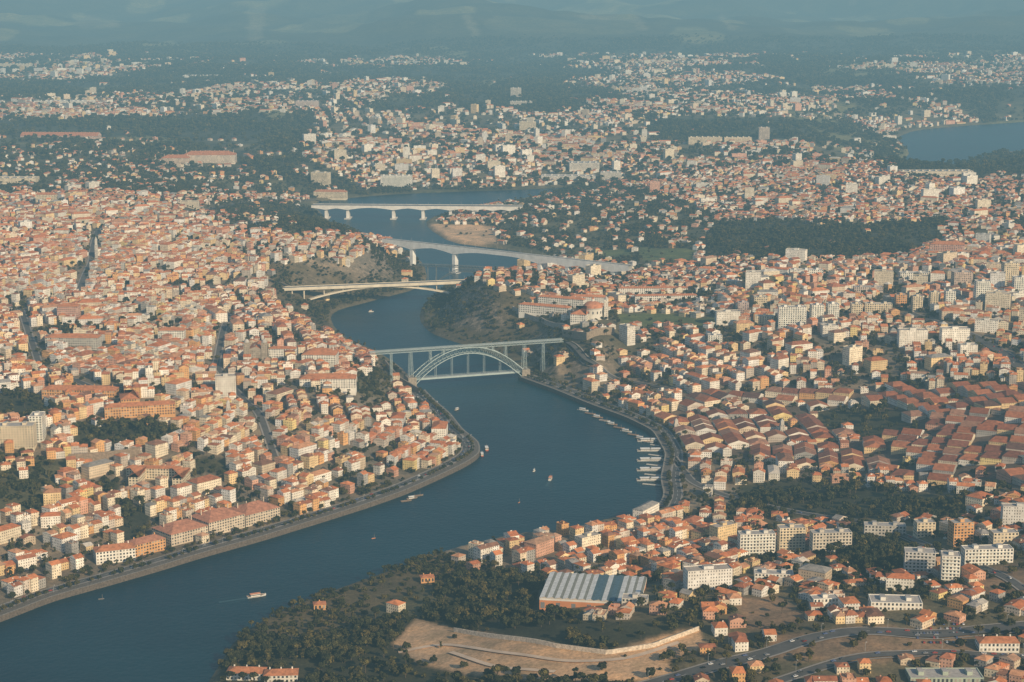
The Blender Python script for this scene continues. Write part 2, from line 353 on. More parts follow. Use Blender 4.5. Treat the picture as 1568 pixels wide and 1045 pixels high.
for nm,q in (('riverside_quay',leftq),('riverside_quay',rightq)):
    n=normals(q); test=dist(*(q+n*10).T).mean(); sg=1 if test>0 else -1
    a=Acc(); vstrip(a,q,-1*sg,-3,QH+.6,(.13,.105,.085)); ribbon(a,q,-1*sg,1.0*sg,QH+.6,(.28,.25,.21)); ribbon(a,q,1.0*sg,9.5*sg,QH+.45,(.15,.13,.11))
    vstrip(a,q,1.0*sg,QH+.4,QH+.6,(.3,.27,.24)); ribbon(a,q,9.5*sg,10.5*sg,QH+.58,(.3,.27,.24)); a.build(nm,[STONE])
    road('riverside_road',q+n*17*sg,9)
def atline(l): return [at(*p)[:2] for p in l]
RD=[road('road',atline([(960,1060),(1090,1022),(1180,1000),(1250,976),(1330,966),(1430,975),(1600,958)]),16),
road('road',atline([(1190,1045),(1300,1010),(1420,1000),(1600,1010)]),9),
road('motorway',atline([(1390,480),(1440,498),(1500,520),(1545,548),(1590,590)]),18),
road('avenue',atline([(870,526),(900,560),(960,585),(1040,600)]),9),
road('avenue',atline([(440,440),(400,428),(330,440),(250,470)]),9),
road('street',atline([(1030,700),(1060,740),(1110,760),(1330,800),(1568,905)]),8),
road('street',atline([(940,405),(1080,412),(1250,402),(1450,395)]),9),
road('street',atline([(150,350),(140,400),(120,450)]),10),
road('street',atline([(350,480),(330,560),(400,640),(420,700)]),8),
road('street',atline([(30,470),(60,560),(150,600),(330,590)]),8),
road('street',atline([(640,330),(560,306),(420,306),(250,330)]),10)]
a=Acc()
for l in ([(610,1000),(680,985),(760,1000),(860,1015),(960,1012),(1040,985)],[(690,1000),(760,1025),(850,1030)]):
    ribbon(a,smoothline(resample(atline(l),8),6),-3,3,None,(.66,.50,.36),0,.5)
a.build('dirt_track',[CONC])
# ------------------------------------------------------------------ named buildings
WHT=(.80,.75,.66);CRM=(.73,.61,.43);GRY=(.54,.50,.44);ORG=(.65,.35,.15);PNK=(.64,.38,.29);TER=(.50,.20,.095);BRN=(.30,.15,.10)
def block(name,px,py,w,d,h,deg=0,col=WHT,roof='flat',rc=(.42,.39,.36),bands=True,loc=None):
    x,y,z=at(px,py) if loc is None else loc
    th=math.radians(deg); 
    if loc is None: y+=d/2*math.cos(th); x-=d/2*math.sin(th)
    z=float(hz(x,y)); mark(x,y,w,d,th,4); a=Acc(); c,s=math.cos(th),math.sin(th)
    def W(u,v,zz): return (x+u*c-v*s,y+u*s+v*c,zz)
    K=[(-w/2,-d/2),(w/2,-d/2),(w/2,d/2),(-w/2,d/2)]
    for i in range(4):
        p,q=K[i],K[(i+1)%4]; a.f([W(*p,z-10),W(*q,z-10),W(*q,z+h),W(*p,z+h)],col,4)
    fl=max(1,int(h/3.1)); fh=h/fl
    for i in range(4):
        p,q=K[i],K[(i+1)%4]; L=math.hypot(q[0]-p[0],q[1]-p[1]); nb=max(1,int(L/3.4)); ux,uy=(q[0]-p[0])/L,(q[1]-p[1])/L; nx,ny=uy,-ux
        bw=L/nb
        for j in range(fl):
            z0=z+j*fh+fh*.28; z1=z+j*fh+fh*.82
            for k in range(nb):
                m0=(k+.24)*bw; m1=(k+.76)*bw; o=.05
                g=(.06,.065,.07) if random.random()<.75 else (.38,.34,.28)
                a.f([W(p[0]+ux*m0+nx*o,p[1]+uy*m0+ny*o,z0),W(p[0]+ux*m1+nx*o,p[1]+uy*m1+ny*o,z0),W(p[0]+ux*m1+nx*o,p[1]+uy*m1+ny*o,z1),W(p[0]+ux*m0+nx*o,p[1]+uy*m0+ny*o,z1)],g,3)
            if bands and h>14:
                zc=z+j*fh; o=.9 if i in(0,2) else .15
                e0,e1=L*.06,L*.94
                lp=[(p[0]+ux*e0,p[1]+uy*e0),(p[0]+ux*e1,p[1]+uy*e1)]
                A_=[W(lp[0][0]+nx*o,lp[0][1]+ny*o,zc-.1),W(lp[1][0]+nx*o,lp[1][1]+ny*o,zc-.1),W(lp[1][0]+nx*o,lp[1][1]+ny*o,zc+.75),W(lp[0][0]+nx*o,lp[0][1]+ny*o,zc+.75)]
                a.f(A_,tuple(min(.8,v*1.08) for v in col),4)
                B_=[W(*lp[0],zc-.1),W(*lp[1],zc-.1)]; a.f([B_[0],B_[1],A_[1],A_[0]],col,4)
    if roof=='flat':
        a.f([W(*k,z+h-.6) for k in K],rc,2)
        for i in range(4):
            p,q=K[i],K[(i+1)%4]; p2=(p[0]*.97,p[1]*.94);q2=(q[0]*.97,q[1]*.94); a.f([W(*p,z+h),W(*q,z+h),W(*q2,z+h),W(*p2,z+h)],col,4); a.f([W(*p2,z+h),W(*q2,z+h),W(*q2,z+h-.6),W(*p2,z+h-.6)],col,4)
        for k in range(max(1,int(w/18))):
            u=(k+.5)*w/max(1,int(w/18))-w/2; q=W(u,0,0); box(a,q[0],q[1],z+h-.6,z+h+2.6,4.5,d*.42,th,col,4,rc)
            q=W(u+4,d*.2,0); box(a,q[0],q[1],z+h-.6,z+h+.9,1.6,1.6,th,(.3,.3,.3),4)
    else:
        e=.6; rh=d*.2; ins=d*.45 if roof=='hip' else -.4
        E=[W(-w/2-e,-d/2-e,z+h-.1),W(w/2+e,-d/2-e,z+h-.1),W(w/2+e,d/2+e,z+h-.1),W(-w/2-e,d/2+e,z+h-.1)];r0=W(-w/2+ins,0,z+h+rh);r1=W(w/2-ins,0,z+h+rh)
        rr=TER if rc==(.42,.39,.36) else rc
        a.f([E[0],E[1],r1,r0],rr,1);a.f([E[2],E[3],r0,r1],rr,1);a.f([E[1],E[2],r1],rr if roof=='hip' else col,1 if roof=='hip' else 4);a.f([E[3],E[0],r0],rr if roof=='hip' else col,1 if roof=='hip' else 4)
        for k in range(int(w/14)+1):
            q=W(-w/2+(k+.5)*w/(int(w/14)+1),d*.12,0); box(a,q[0],q[1],z+h,z+h+rh+.9,1.1,.8,th,col,4)
    return a.build(name,BM)
AP='apartment_block'
for r in [(AP,1160,850,38,14,24,6,WHT),(AP,1213,846,28,14,28,6,CRM),(AP,1274,848,42,14,24,6,(.62,.55,.45)),(AP,1408,880,29,16,23,-8,(.60,.57,.53)),
(AP,1455,893,17,16,27,-8,WHT),(AP,1475,835,22,15,25,12,ORG),(AP,1514,866,48,14,17,4,WHT),(AP,1355,824,44,14,14,-6,GRY),(AP,1418,822,20,14,16,5,CRM),
('shopping_building',1373,935,46,22,8,-4,WHT),(AP,1185,893,38,14,10,-5,WHT),(AP,1540,835,26,14,14,5,CRM),(AP,1265,930,24,12,9,8,WHT),
(AP,1213,503,44,15,34,0,WHT),(AP,1252,496,20,15,30,6,WHT),(AP,1276,494,18,15,30,6,WHT),(AP,1170,500,30,14,16,-6,CRM),(AP,1505,466,24,16,38,0,WHT),(AP,1548,438,26,16,40,4,CRM),(AP,1566,452,30,16,30,0,WHT),
(AP,1432,472,16,16,26,0,CRM),(AP,1345,482,44,14,18,-5,CRM),(AP,1475,440,34,16,26,8,(.55,.42,.34)),(AP,1138,484,18,15,22,0,(.5,.38,.34)),(AP,1165,470,22,15,16,0,CRM),(AP,1450,391,66,26,22,-10,PNK,'hip'),(AP,1312,486,18,15,22,0,CRM),(AP,1530,470,30,15,24,5,CRM),(AP,1400,428,50,18,12,0,WHT),(AP,1235,425,60,16,14,0,WHT),
(AP,1455,472,16,15,28,0,WHT),(AP,1095,530,22,15,16,0,WHT),(AP,1330,450,50,16,12,0,(.55,.45,.38)),(AP,1405,478,16,14,26,0,CRM),(AP,1380,470,18,14,20,0,ORG),
('office_building',607,288,90,22,34,0,WHT),('office_building',490,284,52,22,34,-10,CRM),('office_building',505,305,90,24,18,-6,CRM,'hip'),('office_building',790,152,46,30,46,0,(.62,.55,.46)),('office_building',798,164,90,30,22,0,(.62,.55,.46)),('factory_building',320,250,150,50,24,2,(.70,.58,.46),'hip'),('factory_building',268,252,80,40,18,2,(.66,.52,.40),'hip'),
('office_building',70,314,46,20,24,0,CRM,'hip'),('office_building',808,202,60,20,36,0,CRM),('office_building',1170,214,36,20,40,0,(.6,.48,.38)),('factory_building',895,262,90,50,20,4,(.70,.64,.55)),('factory_building',870,276,160,40,10,-6,(.74,.68,.6)),('factory_building',935,276,60,30,20,-6,(.7,.64,.55)),
('riverside_hall',1435,270,200,40,12,3,(.74,.62,.46)),('factory_building',90,212,260,50,8,-3,(.62,.42,.33),'gable'),('factory_building',20,282,120,40,14,0,CRM),('factory_building',470,166,90,40,26,0,(.62,.5,.42)),(AP,1080,222,110,16,24,2,CRM),(AP,1130,222,90,16,24,2,CRM),('factory_building',310,120,200,60,12,0,WHT),('factory_building',90,160,200,60,12,0,WHT),('factory_building',20,104,200,50,18,0,CRM),
('bishops_palace',488,560,50,34,17,-3,WHT,'hip'),('convent_building',502,596,78,26,14,2,WHT,'hip'),('convent_building',432,549,40,14,14,-4,WHT,'hip'),
('hospital_building',22,688,48,22,28,4,CRM),('hospital_building',56,678,16,26,32,4,WHT),('town_hall',104,492,34,20,24,0,PNK,'hip'),('school_building',215,640,90,18,14,14,ORG,'hip'),('school_building',200,630,24,40,14,14,ORG,'hip'),
('market_hall',120,612,100,22,12,-4,ORG,'hip'),('office_building',262,524,40,18,18,0,WHT,'hip'),('office_building',110,536,80,22,18,-2,GRY,'hip'),
('riverside_warehouse',178,862,42,20,14,22,WHT,'hip'),('office_building',590,375,30,18,14,0,WHT,'hip'),
('school_building',235,735,66,12,13,-4,CRM,'hip'),('school_building',205,750,12,40,13,-4,CRM,'hip'),('school_building',272,752,12,40,13,-4,CRM,'hip'),
('terraced_house_row',1000,450,125,12,10,2,WHT,'hip'),('terraced_house_row',1020,462,110,12,10,4,WHT,'hip'),
('brick_house',375,1043,34,16,7,-4,WHT,'hip'),('brick_house',430,1046,30,16,7,4,WHT,'hip'),('brick_house',1530,1000,34,16,8,0,WHT,'hip'),('bus_depot',1450,1050,60,22,6,0,(.4,.45,.36)),('brick_house',655,893,14,10,6,10,ORG,'hip'),('brick_house',490,935,12,10,6,10,ORG,'hip')]:
    block(*r)
def quaywh(name,p1,p2,depth,h,col,n=1):
    x1,y1=unz(*p1,QH);x2,y2=unz(*p2,QH); th=math.atan2(y2-y1,x2-x1); L=math.hypot(x2-x1,y2-y1)
    for k in range(n):
        l=L/n; mx=x1+(x2-x1)*(k+.5)/n-math.sin(th)*depth/2; my=y1+(y2-y1)*(k+.5)/n+math.cos(th)*depth/2
        block(name,0,0,l-1.5,depth,h*(1 if k!=n//2 else 1.2),math.degrees(th),col,'hip',(.44,.20,.125),False,(mx,my,QH))
quaywh('customs_house',(262,838),(430,794),38,13,(.60,.50,.38),3)
quaywh('riverside_warehouse',(206,854),(255,842),20,11,ORG,1)
# hilltop monastery : long wings round a cloister, domed round church
for r in [(832,484,92,15,14,-24),(858,470,84,15,14,-24),(885,496,26,50,14,-14),(900,466,60,16,13,-10)]:
    block('hilltop_monastery',r[0],r[1],r[2],r[3],r[4],r[5],(.80,.75,.66),'hip',(.56,.22,.10),False)
def cone(acc,x,y,z,r,h,n,col,mt,dome=False):
    seg=5 if dome else 1
    pr=[(r,0)]+([(r*math.cos(k/seg*math.pi/2),h*math.sin(k/seg*math.pi/2)) for k in range(1,seg+1)] if dome else [(0.01,h)])
    for (r0,h0),(r1,h1) in zip(pr[:-1],pr[1:]):
        for i in range(n):
            a0,a1=2*math.pi*i/n,2*math.pi*(i+1)/n
            acc.f([(x+r0*math.cos(a0),y+r0*math.sin(a0),z+h0),(x+r0*math.cos(a1),y+r0*math.sin(a1),z+h0),(x+r1*math.cos(a1),y+r1*math.sin(a1),z+h1),(x+r1*math.cos(a0),y+r1*math.sin(a0),z+h1)],col,mt)
def cyl(acc,x,y,z0,z1,r0,r1,n,col,mt):
    for i in range(n):
        a0,a1=2*math.pi*i/n,2*math.pi*(i+1)/n
        acc.f([(x+r0*math.cos(a0),y+r0*math.sin(a0),z0),(x+r0*math.cos(a1),y+r0*math.sin(a1),z0),(x+r1*math.cos(a1),y+r1*math.sin(a1),z1),(x+r1*math.cos(a0),y+r1*math.sin(a0),z1)],col,mt)
x,y,z=at(908,490); a=Acc(); mark(x,y+10,34,34,0); y+=12; RC=(.72,.67,.58)
cyl(a,x,y,z-6,z+19,16,16,28,RC,4); cyl(a,x,y,z+17.5,z+19.2,16.6,16.6,28,(.5,.46,.4),4); cone(a,x,y,z+19.2,16.4,10,28,(.52,.22,.12),1,True); cyl(a,x,y,z+28,z+33,2.4,2.4,10,RC,4); cone(a,x,y,z+33,2.7,3,10,TER,1)
for i in range(14):
    an=2*math.pi*(i+.5)/14; q=(x+16.1*math.cos(an),y+16.1*math.sin(an)); box(a,q[0],q[1],z+10,z+14,1.4,1.4,an,(.06,.06,.07),3)
box(a,x+22,y,z-5,z+32,7,7,0,RC,0); cone(a,x+22,y,z+32,4.6,6,4,(.5,.45,.4),4); a.build('round_church',BM)
x,y,z=at(392,556); y+=20; mark(x,y,36,50,0,3); a=Acc(); SC=(.38,.32,.25)
box(a,x,y,z-6,z+20,22,46,0,SC,0); E=[(x-11.5,y-23,z+20),(x+11.5,y-23,z+20),(x+11.5,y+23,z+20),(x-11.5,y+23,z+20)]; a.f([E[0],E[3],(x,y+23,z+25),(x,y-23,z+25)],TER,1);a.f([E[1],E[2],(x,y+23,z+25),(x,y-23,z+25)],TER,1);a.f([E[0],E[1],(x,y-23,z+25)],SC,4)
for sx in(-13,13): box(a,x+sx,y-20,z-6,z+31,8.5,8.5,0,SC,0); cone(a,x+sx,y-20,z+31,4,5,10,(.45,.42,.38),4,True); box(a,x+sx*.6,y-12,z+31,z+32,1,1,0,SC,4)
box(a,x,y-5,z+20,z+24,9,9,0,SC,4); a.build('cathedral',BM)
for px,py,h in [(148,395,42),(1197,665,22),(570,372,14),(862,425,16),(350,640,24),(1035,660,18),(250,470,24)]:
    x,y,z=at(px,py); a=Acc(); mark(x,y,8,8,0); box(a,x,y,z-5,z+h*.6,6,6,.2,(.5,.46,.4),0); box(a,x,y,z+h*.6,z+h*.85,4.6,4.6,.2,(.5,.46,.4),4); cone(a,x,y,z+h*.85,2.6,h*.15,8,(.5,.46,.4),4); box(a,x,y+14,z-5,z+h*.4,12,22,.2,WHT,0,TER); a.build('church',BM)
# warehouse with ribbed metal roof
fl=np.array(at(826,936)[:2]); Lw,Dw=96.,74.; th=math.radians(-9); ex=np.array([math.cos(th),math.sin(th)]); ey=np.array([-ex[1],ex[0]]); 
cc=fl+ex*Lw/2+ey*Dw/2; z=float(np.mean([hz(*fl),hz(*(fl+ex*Lw)),hz(*cc)]))
mark(cc[0],cc[1],Lw,Dw,th,9)
for k in range(2): q=cc-ey*(Dw/2+6+6*k); mark(q[0],q[1],Lw+8,8,th,2)
a=Acc(); H=7.5
def WW(u,v,zz): q=fl+ex*u+ey*v; return (q[0],q[1],zz)
K=[(0,0),(Lw,0),(Lw,Dw),(0,Dw)]
for i in range(4):
    p,q=K[i],K[(i+1)%4]; a.f([WW(*p,z-9),WW(*q,z-9),WW(*q,z+5),WW(*p,z+5)],(.62,.26,.12),4); a.f([WW(*p,z+5),WW(*q,z+5),WW(*q,z+H),WW(*p,z+H)],(.74,.70,.64),4)
nb=13; bw=Lw/nb
for k in range(nb):
    u0,u1=k*bw,(k+1)*bw; um=u0+bw*.66; blue=6<=k<=9
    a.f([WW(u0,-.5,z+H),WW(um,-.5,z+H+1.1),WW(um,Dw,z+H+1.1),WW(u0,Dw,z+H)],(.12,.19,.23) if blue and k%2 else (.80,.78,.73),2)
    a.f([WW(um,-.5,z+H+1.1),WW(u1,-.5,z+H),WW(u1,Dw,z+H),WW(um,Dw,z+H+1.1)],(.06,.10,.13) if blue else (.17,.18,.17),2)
    a.f([WW(u0,-.5,z+H),WW(u1,-.5,z+H),WW(um,-.5,z+H+1.1)],(.6,.5,.4),4)
    if k%2==0: a.f([WW(u0+1,-.08,z-3),WW(u0+5,-.08,z-3),WW(u0+5,-.08,z+3),WW(u0+1,-.08,z+3)],(.2,.2,.2),4)
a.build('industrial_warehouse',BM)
q=fl+ex*(Lw-4)+ey*-10; block('office_building',0,0,24,14,8,-9,(.70,.64,.54),'flat',(.42,.39,.36),True,(q[0],q[1],z))
def wall(name,l,h,col,thick=1.0):
    p=resample(atline(l),6); zz=hz(p[:,0],p[:,1]); a=Acc(); vstrip(a,p,-thick/2,zz-4,zz+h,col);vstrip(a,p,thick/2,zz-4,zz+h,col)
    n=normals(p);A=np.column_stack([p-n*thick/2,zz+h]);B=np.column_stack([p+n*thick/2,zz+h]); a.f(np.stack([A[:-1],B[:-1],B[1:],A[1:]],1),col); a.build(name,[STONE])
    for o in (-4,-2,0,2,4):
        q=p+n*o; i,j=oidx(q[:,0],q[:,1]); OCC[i,j]=True
wall('stone_wall',[(695,968),(760,978),(850,992),(930,1003),(1000,992),(1070,966)],4,(.66,.56,.44))
wall('retaining_wall',[(105,712),(160,708),(215,700)],13,(.28,.21,.15),2)
wall('retaining_wall',[(862,516),(900,522),(940,512)],12,(.32,.25,.18),2)
wall('retaining_wall',[(785,476),(830,494),(866,504)],8,(.42,.35,.28),2)
wall('retaining_wall',[(590,560),(610,585),(640,603)],9,(.32,.26,.2),2)
# ------------------------------------------------------------------ bridges
a=Acc(); IR=(.22,.29,.30); DK=(.40,.47,.46)
S0=np.array(unz(634,588,4));S1=np.array(unz(798,576,4)); L=np.linalg.norm(S1-S0); ax=(S1-S0)/L; nn=np.array([-ax[1],ax[0]])
def B(s,o,z): q=S0+ax*s+nn*o; return (q[0],q[1],z)
sL=float((np.array(unz(568,541,59))-S0)@ax); sR=float((np.array(unz(872,525,59))-S0)@ax)
ZU=58.5
a.f([B(sL,-4,ZU),B(sR,-4,ZU),B(sR,4,ZU),B(sL,4,ZU)],(.3,.3,.3))
for o in(-4,4):
    for zz,hh in((ZU,.7),(ZU-3.6,.6),(ZU+1.1,.15)): beam(a,B(sL,o,zz),B(sR,o,zz),.5,hh,DK)
    n=int((sR-sL)/5)
    for k in range(n):
        s0=sL+(sR-sL)*k/n;s1=sL+(sR-sL)*(k+1)/n; beam(a,B(s0,o,ZU),B(s1,o,ZU-3.6),.25,.3,DK); beam(a,B(s1,o,ZU),B(s0,o,ZU-3.6),.25,.3,DK); beam(a,B(s0,o,ZU),B(s0,o,ZU-3.6),.3,.3,DK)
upz=lambda t: 17+39.5*(1-abs(2*t-1)**2.1)
loz=lambda t: 4+43*(1-abs(2*t-1)**2.0)
NS=26
for o in(-5,5):
    for k in range(NS):
        t0,t1=k/NS,(k+1)/NS; o0=o*(1+.7*abs(2*t0-1)**2);o1=o*(1+.7*abs(2*t1-1)**2)
        A1,A2,B1,B2=B(t0*L,o0,upz(t0)),B(t1*L,o1,upz(t1)),B(t0*L,o0,loz(t0)),B(t1*L,o1,loz(t1))
        beam(a,A1,A2,.8,1.1,DK);beam(a,B1,B2,.8,1.1,DK);beam(a,A1,B1,.35,.35,IR);beam(a,A1,B2,.3,.3,IR);beam(a,A2,B1,.3,.3,IR)
for k in range(NS+1):
    t0=k/NS; o=5*(1+.7*abs(2*t0-1)**2); beam(a,B(t0*L,-o,upz(t0)),B(t0*L,o,upz(t0)),.35,.35,IR); beam(a,B(t0*L,-o,loz(t0)),B(t0*L,o,loz(t0)),.35,.35,IR)
for o in(-4,4):
    beam(a,B(-4,o,11.5),B(L+6,o,11.5),.6,2.8,DK); beam(a,B(-4,o,14),B(L+6,o,14),.2,.25,DK)
    for k in range(40): beam(a,B(L*k/40,o,12.6),B(L*k/40,o,14),.15,.15,DK)
a.f([B(-4,-4,12.9),B(L+6,-4,12.9),B(L+6,4,12.9),B(-4,4,12.9)],(.3,.3,.3))
for t in(.2,.35,.5,.65,.8):
    for o in(-4,4): beam(a,B(t*L,o,12),B(t*L,o,loz(t)),.5,.5,DK)
def tower(s,zb,w0,w1):
    for (u,o) in((-1,-1),(1,-1),(1,1),(-1,1)): beam(a,B(s+u*w0,o*4.5,zb),B(s+u*w1,o*3.2,ZU-3.6),.55,.55,DK)
    n=max(2,int((ZU-3.6-zb)/8))
    for k in range(n):
        f0,f1=k/n,(k+1)/n; z0=zb+(ZU-3.6-zb)*f0;z1=zb+(ZU-3.6-zb)*f1; a0=w0+(w1-w0)*f0;a1=w0+(w1-w0)*f1
        for o in(-1,1):
            o0=o*(4.5-1.3*f0);o1=o*(4.5-1.3*f1)
            beam(a,B(s-a0,o0,z0),B(s+a1,o1,z1),.25,.25,IR);beam(a,B(s+a0,o0,z0),B(s-a1,o1,z1),.25,.25,IR);beam(a,B(s-a1,o1,z1),B(s+a1,o1,z1),.25,.25,IR)
tower(-5,16,3.0,1.5);tower(L+5,16,3.0,1.5)
tower(L*.15,upz(.15),1.4,1.1);tower(L*.85,upz(.85),1.4,1.1);tower(L*.27,upz(.27),1.1,.9);tower(L*.73,upz(.73),1.1,.9)
for s in (L+36,): q=B(s,0,0); tower(s,float(hz(q[0],q[1]))-2,1.8,1.2)
for s in (-36,): q=B(s,0,0); tower(s,float(hz(q[0],q[1]))-2,1.6,1.2)
for s in(-5,L+5): q=B(s,0,0); box(a,q[0],q[1],-4,16,13,20,math.atan2(ax[1],ax[0]),(.33,.28,.22),1)
a.build('iron_arch_bridge',[PAINT,STONE])
def deckbridge(name,p0,p1,zd,w,piers,col,depthf,arch=None,pw=3,pd=6,lattice=False):
    a=Acc(); A_=np.array(unz(*p0,zd));B_=np.array(unz(*p1,zd)); L=np.linalg.norm(B_-A_); ax=(B_-A_)/L; nn=np.array([-ax[1],ax[0]]); th=math.atan2(ax[1],ax[0])
    def Q(s,o,z): q=A_+ax*s+nn*o; return (q[0],q[1],z)
    def sofpx(px):
        ss=np.linspace(0,L,800); qx=A_[0]+ax[0]*ss; qy=A_[1]+ax[1]*ss; x,_=proj(qx,qy,zd); return float(ss[np.argmin(abs(x-px))])
    ps=[sofpx(p) for p in piers]; n=120; D=[depthf(L*k/n,ps,L) for k in range(n+1)]
    if lattice:
        m_=int(L/6)
        for o in(-w/2,w/2):
            beam(a,Q(0,o,zd),Q(L,o,zd),.7,.8,col);beam(a,Q(0,o,zd-4),Q(L,o,zd-4),.7,.7,col)
            for k in range(m_): beam(a,Q(L*k/m_,o,zd),Q(L*(k+1)/m_,o,zd-4),.35,.35,col);beam(a,Q(L*(k+1)/m_,o,zd),Q(L*k/m_,o,zd-4),.35,.35,col)
        a.f([Q(0,-w/2,zd+.1),Q(L,-w/2,zd+.1),Q(L,w/2,zd+.1),Q(0,w/2,zd+.1)],col)
    else:
      for k in range(n):
        s0,s1=L*k/n,L*(k+1)/n;d0,d1=D[k],D[k+1]
        for o in(-w/2,w/2): a.f([Q(s0,o,zd-d0),Q(s1,o,zd-d1),Q(s1,o,zd+1),Q(s0,o,zd+1)],col)
        a.f([Q(s0,-w/2,zd-d0),Q(s1,-w/2,zd-d1),Q(s1,w/2,zd-d1),Q(s0,w/2,zd-d0)],col)
        a.f([Q(s0,-w/2+.4,zd),Q(s1,-w/2+.4,zd),Q(s1,w/2-.4,zd),Q(s0,w/2-.4,zd)],(.2,.19,.18))
    for s in ps:
        q=Q(s,0,0); g=float(hz(q[0],q[1])); zb=g-3 if g>0 else -4
        box(a,q[0],q[1],zb,zd-depthf(s,ps,L)+.2,pw,pd,th,col,0); 
        if zb<0: box(a,q[0],q[1],-4,2.5,pw*2.2,pd*1.6,th,tuple(c*.8 for c in col),0)
    if not lattice:
        for k in range(int(L/28)): beam(a,Q(28*k+14,w/2-.3,zd),Q(28*k+14,w/2-.3,zd+8),.25,.25,(.4,.4,.4))
    if arch:
        s0,s1=sofpx(arch[0]),sofpx(arch[1]); n=40
        for k in range(n):
            t0,t1=k/n,(k+1)/n; f=lambda t: arch[2]+(zd-depthf(0,[],L)-arch[2])*(1-abs(2*t-1)**1.9)
            sa0,sa1=s0+(s1-s0)*t0,s0+(s1-s0)*t1
            if lattice:
                g=lambda t: f(t)-9*(1-abs(2*t-1)**1.5)
                for o in(-w/2,w/2):
                    beam(a,Q(sa0,o,f(t0)),Q(sa1,o,f(t1)),.8,.8,col);beam(a,Q(sa0,o,g(t0)),Q(sa1,o,g(t1)),.8,.8,col);beam(a,Q(sa0,o,f(t0)),Q(sa1,o,g(t1)),.4,.4,col);beam(a,Q(sa1,o,f(t1)),Q(sa0,o,g(t0)),.4,.4,col)
            else: beam(a,Q(sa0,0,f(t0)),Q(sa1,0,f(t1)),w*.6,arch[3],col)
            if k%arch[4]==0 and k>0: beam(a,Q(sa0,0,f(t0)),Q(sa0,0,zd-1),1.2,w*.5,col)
    for s in np.arange(0,L,2):
        for o in np.arange(-w/2-6,w/2+6.1,2):
            q=Q(s,o,0)
            if float(hz(q[0],q[1]))>zd-26: i,j=oidx(q[0],q[1]); OCC[i,j]=True
    a.build(name,[CONC]); return
deckbridge('concrete_arch_bridge',(432,441),(762,428),40,18,[447,465,697,722,742],(.70,.62,.48),lambda s,ps,L:4.4,arch=(467,697,14,2.8,5),pw=2,pd=10)
def haunch(s,ps,L):
    d=min([abs(s-p) for p in ps]+[400]); return 7+9*max(0,1-d/80)**2
deckbridge('railway_bridge',(588,366),(965,407),56,13,[632,697,828,870,905,940],(.80,.78,.74),haunch,pw=8,pd=11)
deckbridge('motorway_bridge',(478,314),(800,316),34,34,[500,533,603,648,690,725,755,780],(.72,.68,.62),lambda s,ps,L:4.5+6*max(0,1-min([abs(s-p) for p in ps]+[400])/60)**2,pw=7,pd=24)
deckbridge('iron_railway_bridge',(640,404),(800,411),44,6,[655,668,768,782],(.13,.15,.16),lambda s,ps,L:3.2,arch=(668,768,8,3.5,8),pw=1.6,pd=4,lattice=True)
# ------------------------------------------------------------------ lots
def lots(ymin,ymax,C,lw,period,offs,cross,xf=.37):
    out=[]; cs={}
    n0=int(-xf*ymax/C)-1;n1=-n0
    for i in range(n0,n1+1):
        for j in range(int(ymin/C)-1,int(ymax/C)+2):
            r=random.Random(i*7919+j*104729+int(C)); cs[i,j]=((i+.5+(r.random()-.5)*.7)*C,(j+.5+(r.random()-.5)*.7)*C,r.random()*math.pi)
    e=20.0
    for (i,j),(cx,cy,th) in cs.items():
        if cy<ymin-C or cy>ymax+C or abs(cx)>xf*cy+C: continue
        d=float(dist(cx,cy))
        if 0<d<240 or -60<d<=0:
            gx=float(dist(cx+e,cy)-dist(cx-e,cy));gy=float(dist(cx,cy+e)-dist(cx,cy-e)); th=math.atan2(gy,gx)+math.pi/2
        elif cy<6000: th=th*.45-.3+ (0.2 if cx<0 else -.25)
        U=np.arange(-C*.95,C*.95,lw); V=np.arange(-C*.95,C*.95,period)
        uu,vv,kk=np.meshgrid(U,V,np.arange(len(offs))); 
        row=np.round(vv/period).astype(int)
        cut=((np.round(uu/lw).astype(int)+row*3)%cross)!=0
        v=(vv+np.array(offs)[kk])[cut]; u=uu[cut]; 
        X=cx+u*math.cos(th)-v*math.sin(th); Y=cy+u*math.sin(th)+v*math.cos(th)
        best=(X-cx)**2+(Y-cy)**2; ok=np.ones(len(X),bool)
        for di in(-1,0,1):
            for dj in(-1,0,1):
                if (di or dj) and (i+di,j+dj) in cs:
                    ox,oy,_=cs[i+di,j+dj]; ok&=best<=(X-ox)**2+(Y-oy)**2
        ok&=(Y>ymin)&(Y<ymax)&(abs(X)<xf*Y)
        if ok.any(): out.append(np.stack([X[ok],Y[ok],np.full(ok.sum(),th)],1))
    return np.concatenate(out)
WALLS=np.array([(.80,.75,.66),(.75,.65,.49),(.74,.55,.30),(.67,.38,.16),(.57,.49,.41),(.63,.36,.25),(.77,.74,.69),(.38,.36,.33),(.63,.51,.37),(.73,.57,.25)])
WP=np.array([.22,.20,.12,.075,.10,.075,.105,.04,.05,.025]);WP/=WP.sum()
ROOFS=np.array([(.58,.215,.09),(.49,.17,.072),(.38,.145,.075),(.56,.28,.15),(.25,.125,.08),(.46,.27,.17),(.30,.28,.26),(.60,.54,.46)])
RP=np.array([.29,.22,.15,.12,.07,.075,.045,.025]);RP/=RP.sum()
def pick(tab,p,n): return tab[rng.choice(len(tab),n,p=p)]*(.83+.32*rng.random((n,1)))
def slope(X,Y): return np.hypot(hz(X+6,Y)-hz(X-6,Y),hz(X,Y+6)-hz(X,Y-6))/12
groups={}
def emit(name,X,Y,sz,fn):
    key=np.floor(X/sz).astype(int)*1000+np.floor(Y/sz).astype(int)
    for k in np.unique(key):
        s=key==k; g=groups.setdefault((name,int(k)),Acc()); fn(g,s)
